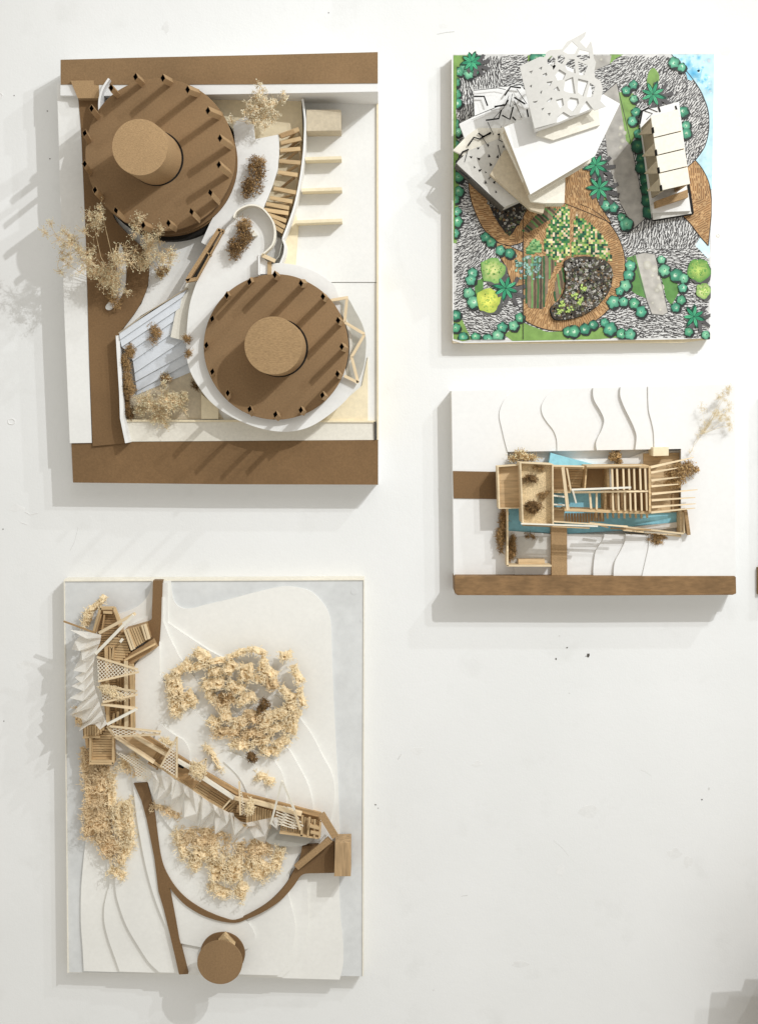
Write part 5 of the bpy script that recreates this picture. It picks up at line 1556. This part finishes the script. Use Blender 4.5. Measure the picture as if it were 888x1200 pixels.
# ---- loofah trees
GL = 'loofah pieces standing for trees'
LOOF = [  # px, py, length, width, height, angle, tone
 (203, 806, 20, 30, 13, 10, 0, 'left end of the big loofah ring, upright clump'), (205, 830, 15, 26, 12, 5, 0, 'left clump just below the ring end'), (219, 822, 22, 22, 12, 30, 0, 'curled clump inside the left of the ring'),
 (212, 784, 26, 12, 12, 42, 0, 'short strip on the upper left of the ring'), (235, 770, 22, 15, 13, -38, 0, 'highest lump at the upper left of the ring'), (228, 783, 20, 11, 11, 10, 0, 'curl under the highest lump'), (250, 778, 30, 8, 11, 12, 0, 'thin strip of the top arc, left half'),
 (276, 768, 26, 8, 11, 16, 0, 'thin strip of the top arc, middle'), (300, 765, 26, 8, 11, -14, 0, 'thin strip of the top arc, right half'), (334, 770, 16, 12, 12, 10, 0, 'square lump at the upper right of the ring'), (348, 792, 26, 11, 12, -66, 0, 'strip on the right side, upper'),
 (353, 819, 26, 9, 11, -82, 0, 'narrow strip on the far right side'), (343, 848, 34, 17, 12, 72, 0, 'broad strip at the lower right'), (330, 872, 20, 14, 11, 40, 0, 'lump at the lower right end'), (250, 790, 18, 12, 12, 0, 0, 'pale knot near the upper left'),
 (268, 785, 20, 15, 14, 60, 0, 'twisted knot left of the middle strips'), (288, 790, 18, 24, 12, 0, 0, 'rounded block in the upper middle'), (307, 782, 10, 22, 12, -15, 0, 'upright shaving beside the upper middle'), (316, 790, 18, 14, 12, -35, 0, 'leaning block right of the upper middle'),
 (304, 797, 14, 11, 11, 0, 0, 'small pale knot in the middle'), (249, 803, 28, 16, 13, 0, 0, 'wide pale lump on the left of the heart'), (275, 808, 24, 16, 14, -30, 0, 'twisted lump in the heart'), (262, 822, 26, 16, 12, 15, 1, 'darker lump below the heart'),
 (288, 822, 26, 13, 12, 25, 0, 'leaning strip right of the heart'), (318, 803, 16, 16, 11, 20, 1, 'brownish lump beside the dark hollow'), (337, 815, 24, 12, 13, -35, 0, 'bent strip on the inner right'), (341, 828, 14, 18, 12, 10, 0, 'upright block on the inner right'), (328, 838, 22, 16, 12, 30, 0, 'block below the inner right'),
 (312, 846, 16, 26, 12, -20, 0, 'standing piece under the dark hollow'), (296, 843, 24, 16, 12, -15, 1, 'tan patch below the middle'), (263, 838, 14, 24, 13, 12, 0, 'upright roll at the lower left'), (250, 848, 18, 12, 12, -40, 0, 'pale scrap at the left of the lower row'),
 (281, 848, 20, 16, 11, 10, 0, 'lacy white-edged piece in the lower row'), (265, 860, 34, 14, 11, -8, 1, 'long tan strip of the lower row, left'), (295, 862, 30, 12, 10, 6, 1, 'long tan strip of the lower row, middle'), (325, 856, 28, 11, 11, 30, 0, 'slanting strip of the lower row, right'),
 (281, 875, 26, 13, 12, -12, 0, 'bottom strip of the ring, left'), (305, 870, 24, 12, 11, 8, 0, 'bottom strip of the ring, middle'), (315, 882, 26, 11, 11, 4, 0, 'lowest strip of the ring'), (247, 818, 18, 12, 12, -50, 0, 'knot at the left edge of the heart'),
 (111, 711, 34, 9, 9, 52, 0, 'slim upright strip above the walkway top, upper half'), (101, 727, 20, 11, 9, 60, 0, 'slim strip above the walkway top, lower half'),
 (250, 890, 38, 7, 8, -50, 0, 'long thin strip lying below the ring'), (306, 912, 16, 11, 9, -10, 0, 'small lump between ring and walkway, left'), (316, 917, 12, 10, 8, -10, 0, 'small lump between ring and walkway, right'),
 (114, 925, 36, 60, 9, 0, 1, 'large brown mat left of the path, top'), (113, 965, 34, 40, 10, 0, 1, 'large brown mat left of the path, middle'), (145, 965, 24, 52, 12, 3, 0, 'ribbed upright mat beside the brown one'), (126, 990, 34, 26, 10, -45, 1, 'lower end of the brown mat'),
 (146, 1000, 16, 42, 11, -28, 0, 'slanting tail of the ribbed mat'), (137, 1025, 24, 14, 10, -18, 0, 'separate lump at the foot of the mats'), (130, 935, 12, 70, 10, -2, 0, 'narrow ribbed strip between the mats'), (152, 893, 30, 20, 10, 10, 0, 'clump below the lower left tray'), (160, 905, 26, 18, 10, -20, 1, 'brown clump at the head of the path'),
 (104, 895, 18, 40, 6, 5, 1, 'brown scrap behind the lower left tray'), (103, 760, 12, 8, 8, 50, 1, 'tiny brown scrap poking out of the left canopy'), (91, 840, 9, 24, 7, 0, 1, 'brown scrap under the left canopy'),
 (195, 952, 40, 12, 8, -26, 1, 'brown strip under the right canopy'), (240, 985, 60, 26, 8, -12, 1, 'wide brown mat under the right canopy'), (212, 992, 14, 40, 9, 15, 0, 'pointed upright piece right of the path'), (240, 1000, 34, 22, 11, 5, 0, 'pale ridge of the lower grove, left'),
 (255, 1020, 22, 34, 12, 8, 0, 'folded upright piece in the lower grove'), (274, 1020, 20, 36, 12, -4, 0, 'folded upright piece right of the fold'), (256, 1046, 28, 14, 10, -20, 0, 'lump at the lower left of the grove'), (282, 1046, 22, 16, 10, 55, 0, 'lump at the lower tip of the grove'),
 (302, 1018, 34, 24, 10, -35, 0, 'big bent piece in the right of the grove'), (325, 1010, 14, 38, 9, -14, 0, 'upright strip at the right end of the grove'), (296, 996, 44, 22, 8, 0, 1, 'brown mat at the top of the grove'), (228, 1015, 16, 18, 9, 30, 0, 'small scrap at the left of the grove'),
]
for (x, y, l, w, th, a, tone, lab) in LOOF:
    zz = T4 + (13.5 if x > 180 else 7)
    if l * w < 700: l, w = l * .95, w * .90
    loofah(('dark tan loofah, ' if tone else 'pale loofah, ') + lab, x, y, zz, l, w, th, a, GL, 'loofah_tan' if tone else 'loofah')
# shreds caught in the nets
SH = 'loofah shreds caught in the nets'
tuft('cream shreds filling the second net triangle from the top', 132, 813, H + 12, 19, 8, 9, 520, 'loofah', SH, -6, L=5, r=.45)
tuft('cream shreds bunched on the diagonal walkway net', 230, 905, H + 12, 15, 12, 12, 420, 'loofah', SH, 20, L=6, r=.42)
tuft('cream shreds beside the narrow net strip', 291, 944, H + 12, 6, 14, 12, 230, 'loofah', SH, 10, L=6, r=.42)
tuft('cream shreds left of the upright net triangle', 193, 871, H + 6, 12, 6, 8, 160, 'loofah', SH, -10, L=6, r=.4)
for (x, y, r, n, lab, m) in [(309, 826, 8, 200, 'dark brown knot in the right of the loofah ring', 'moss_dark'), (304, 836, 7, 160, 'dark brown knot low in the loofah ring', 'moss_dark'), (264, 818, 9, 160, 'brown knot in the left heart of the loofah ring', 'moss'), (295, 888, 9, 260, 'dark brown moss ball under the bottom of the loofah ring', 'moss_dark')]:
    tuft(lab, x, y, T4 + 20, r, r, 10, n, m, GM, 0, L=5, r=.35)
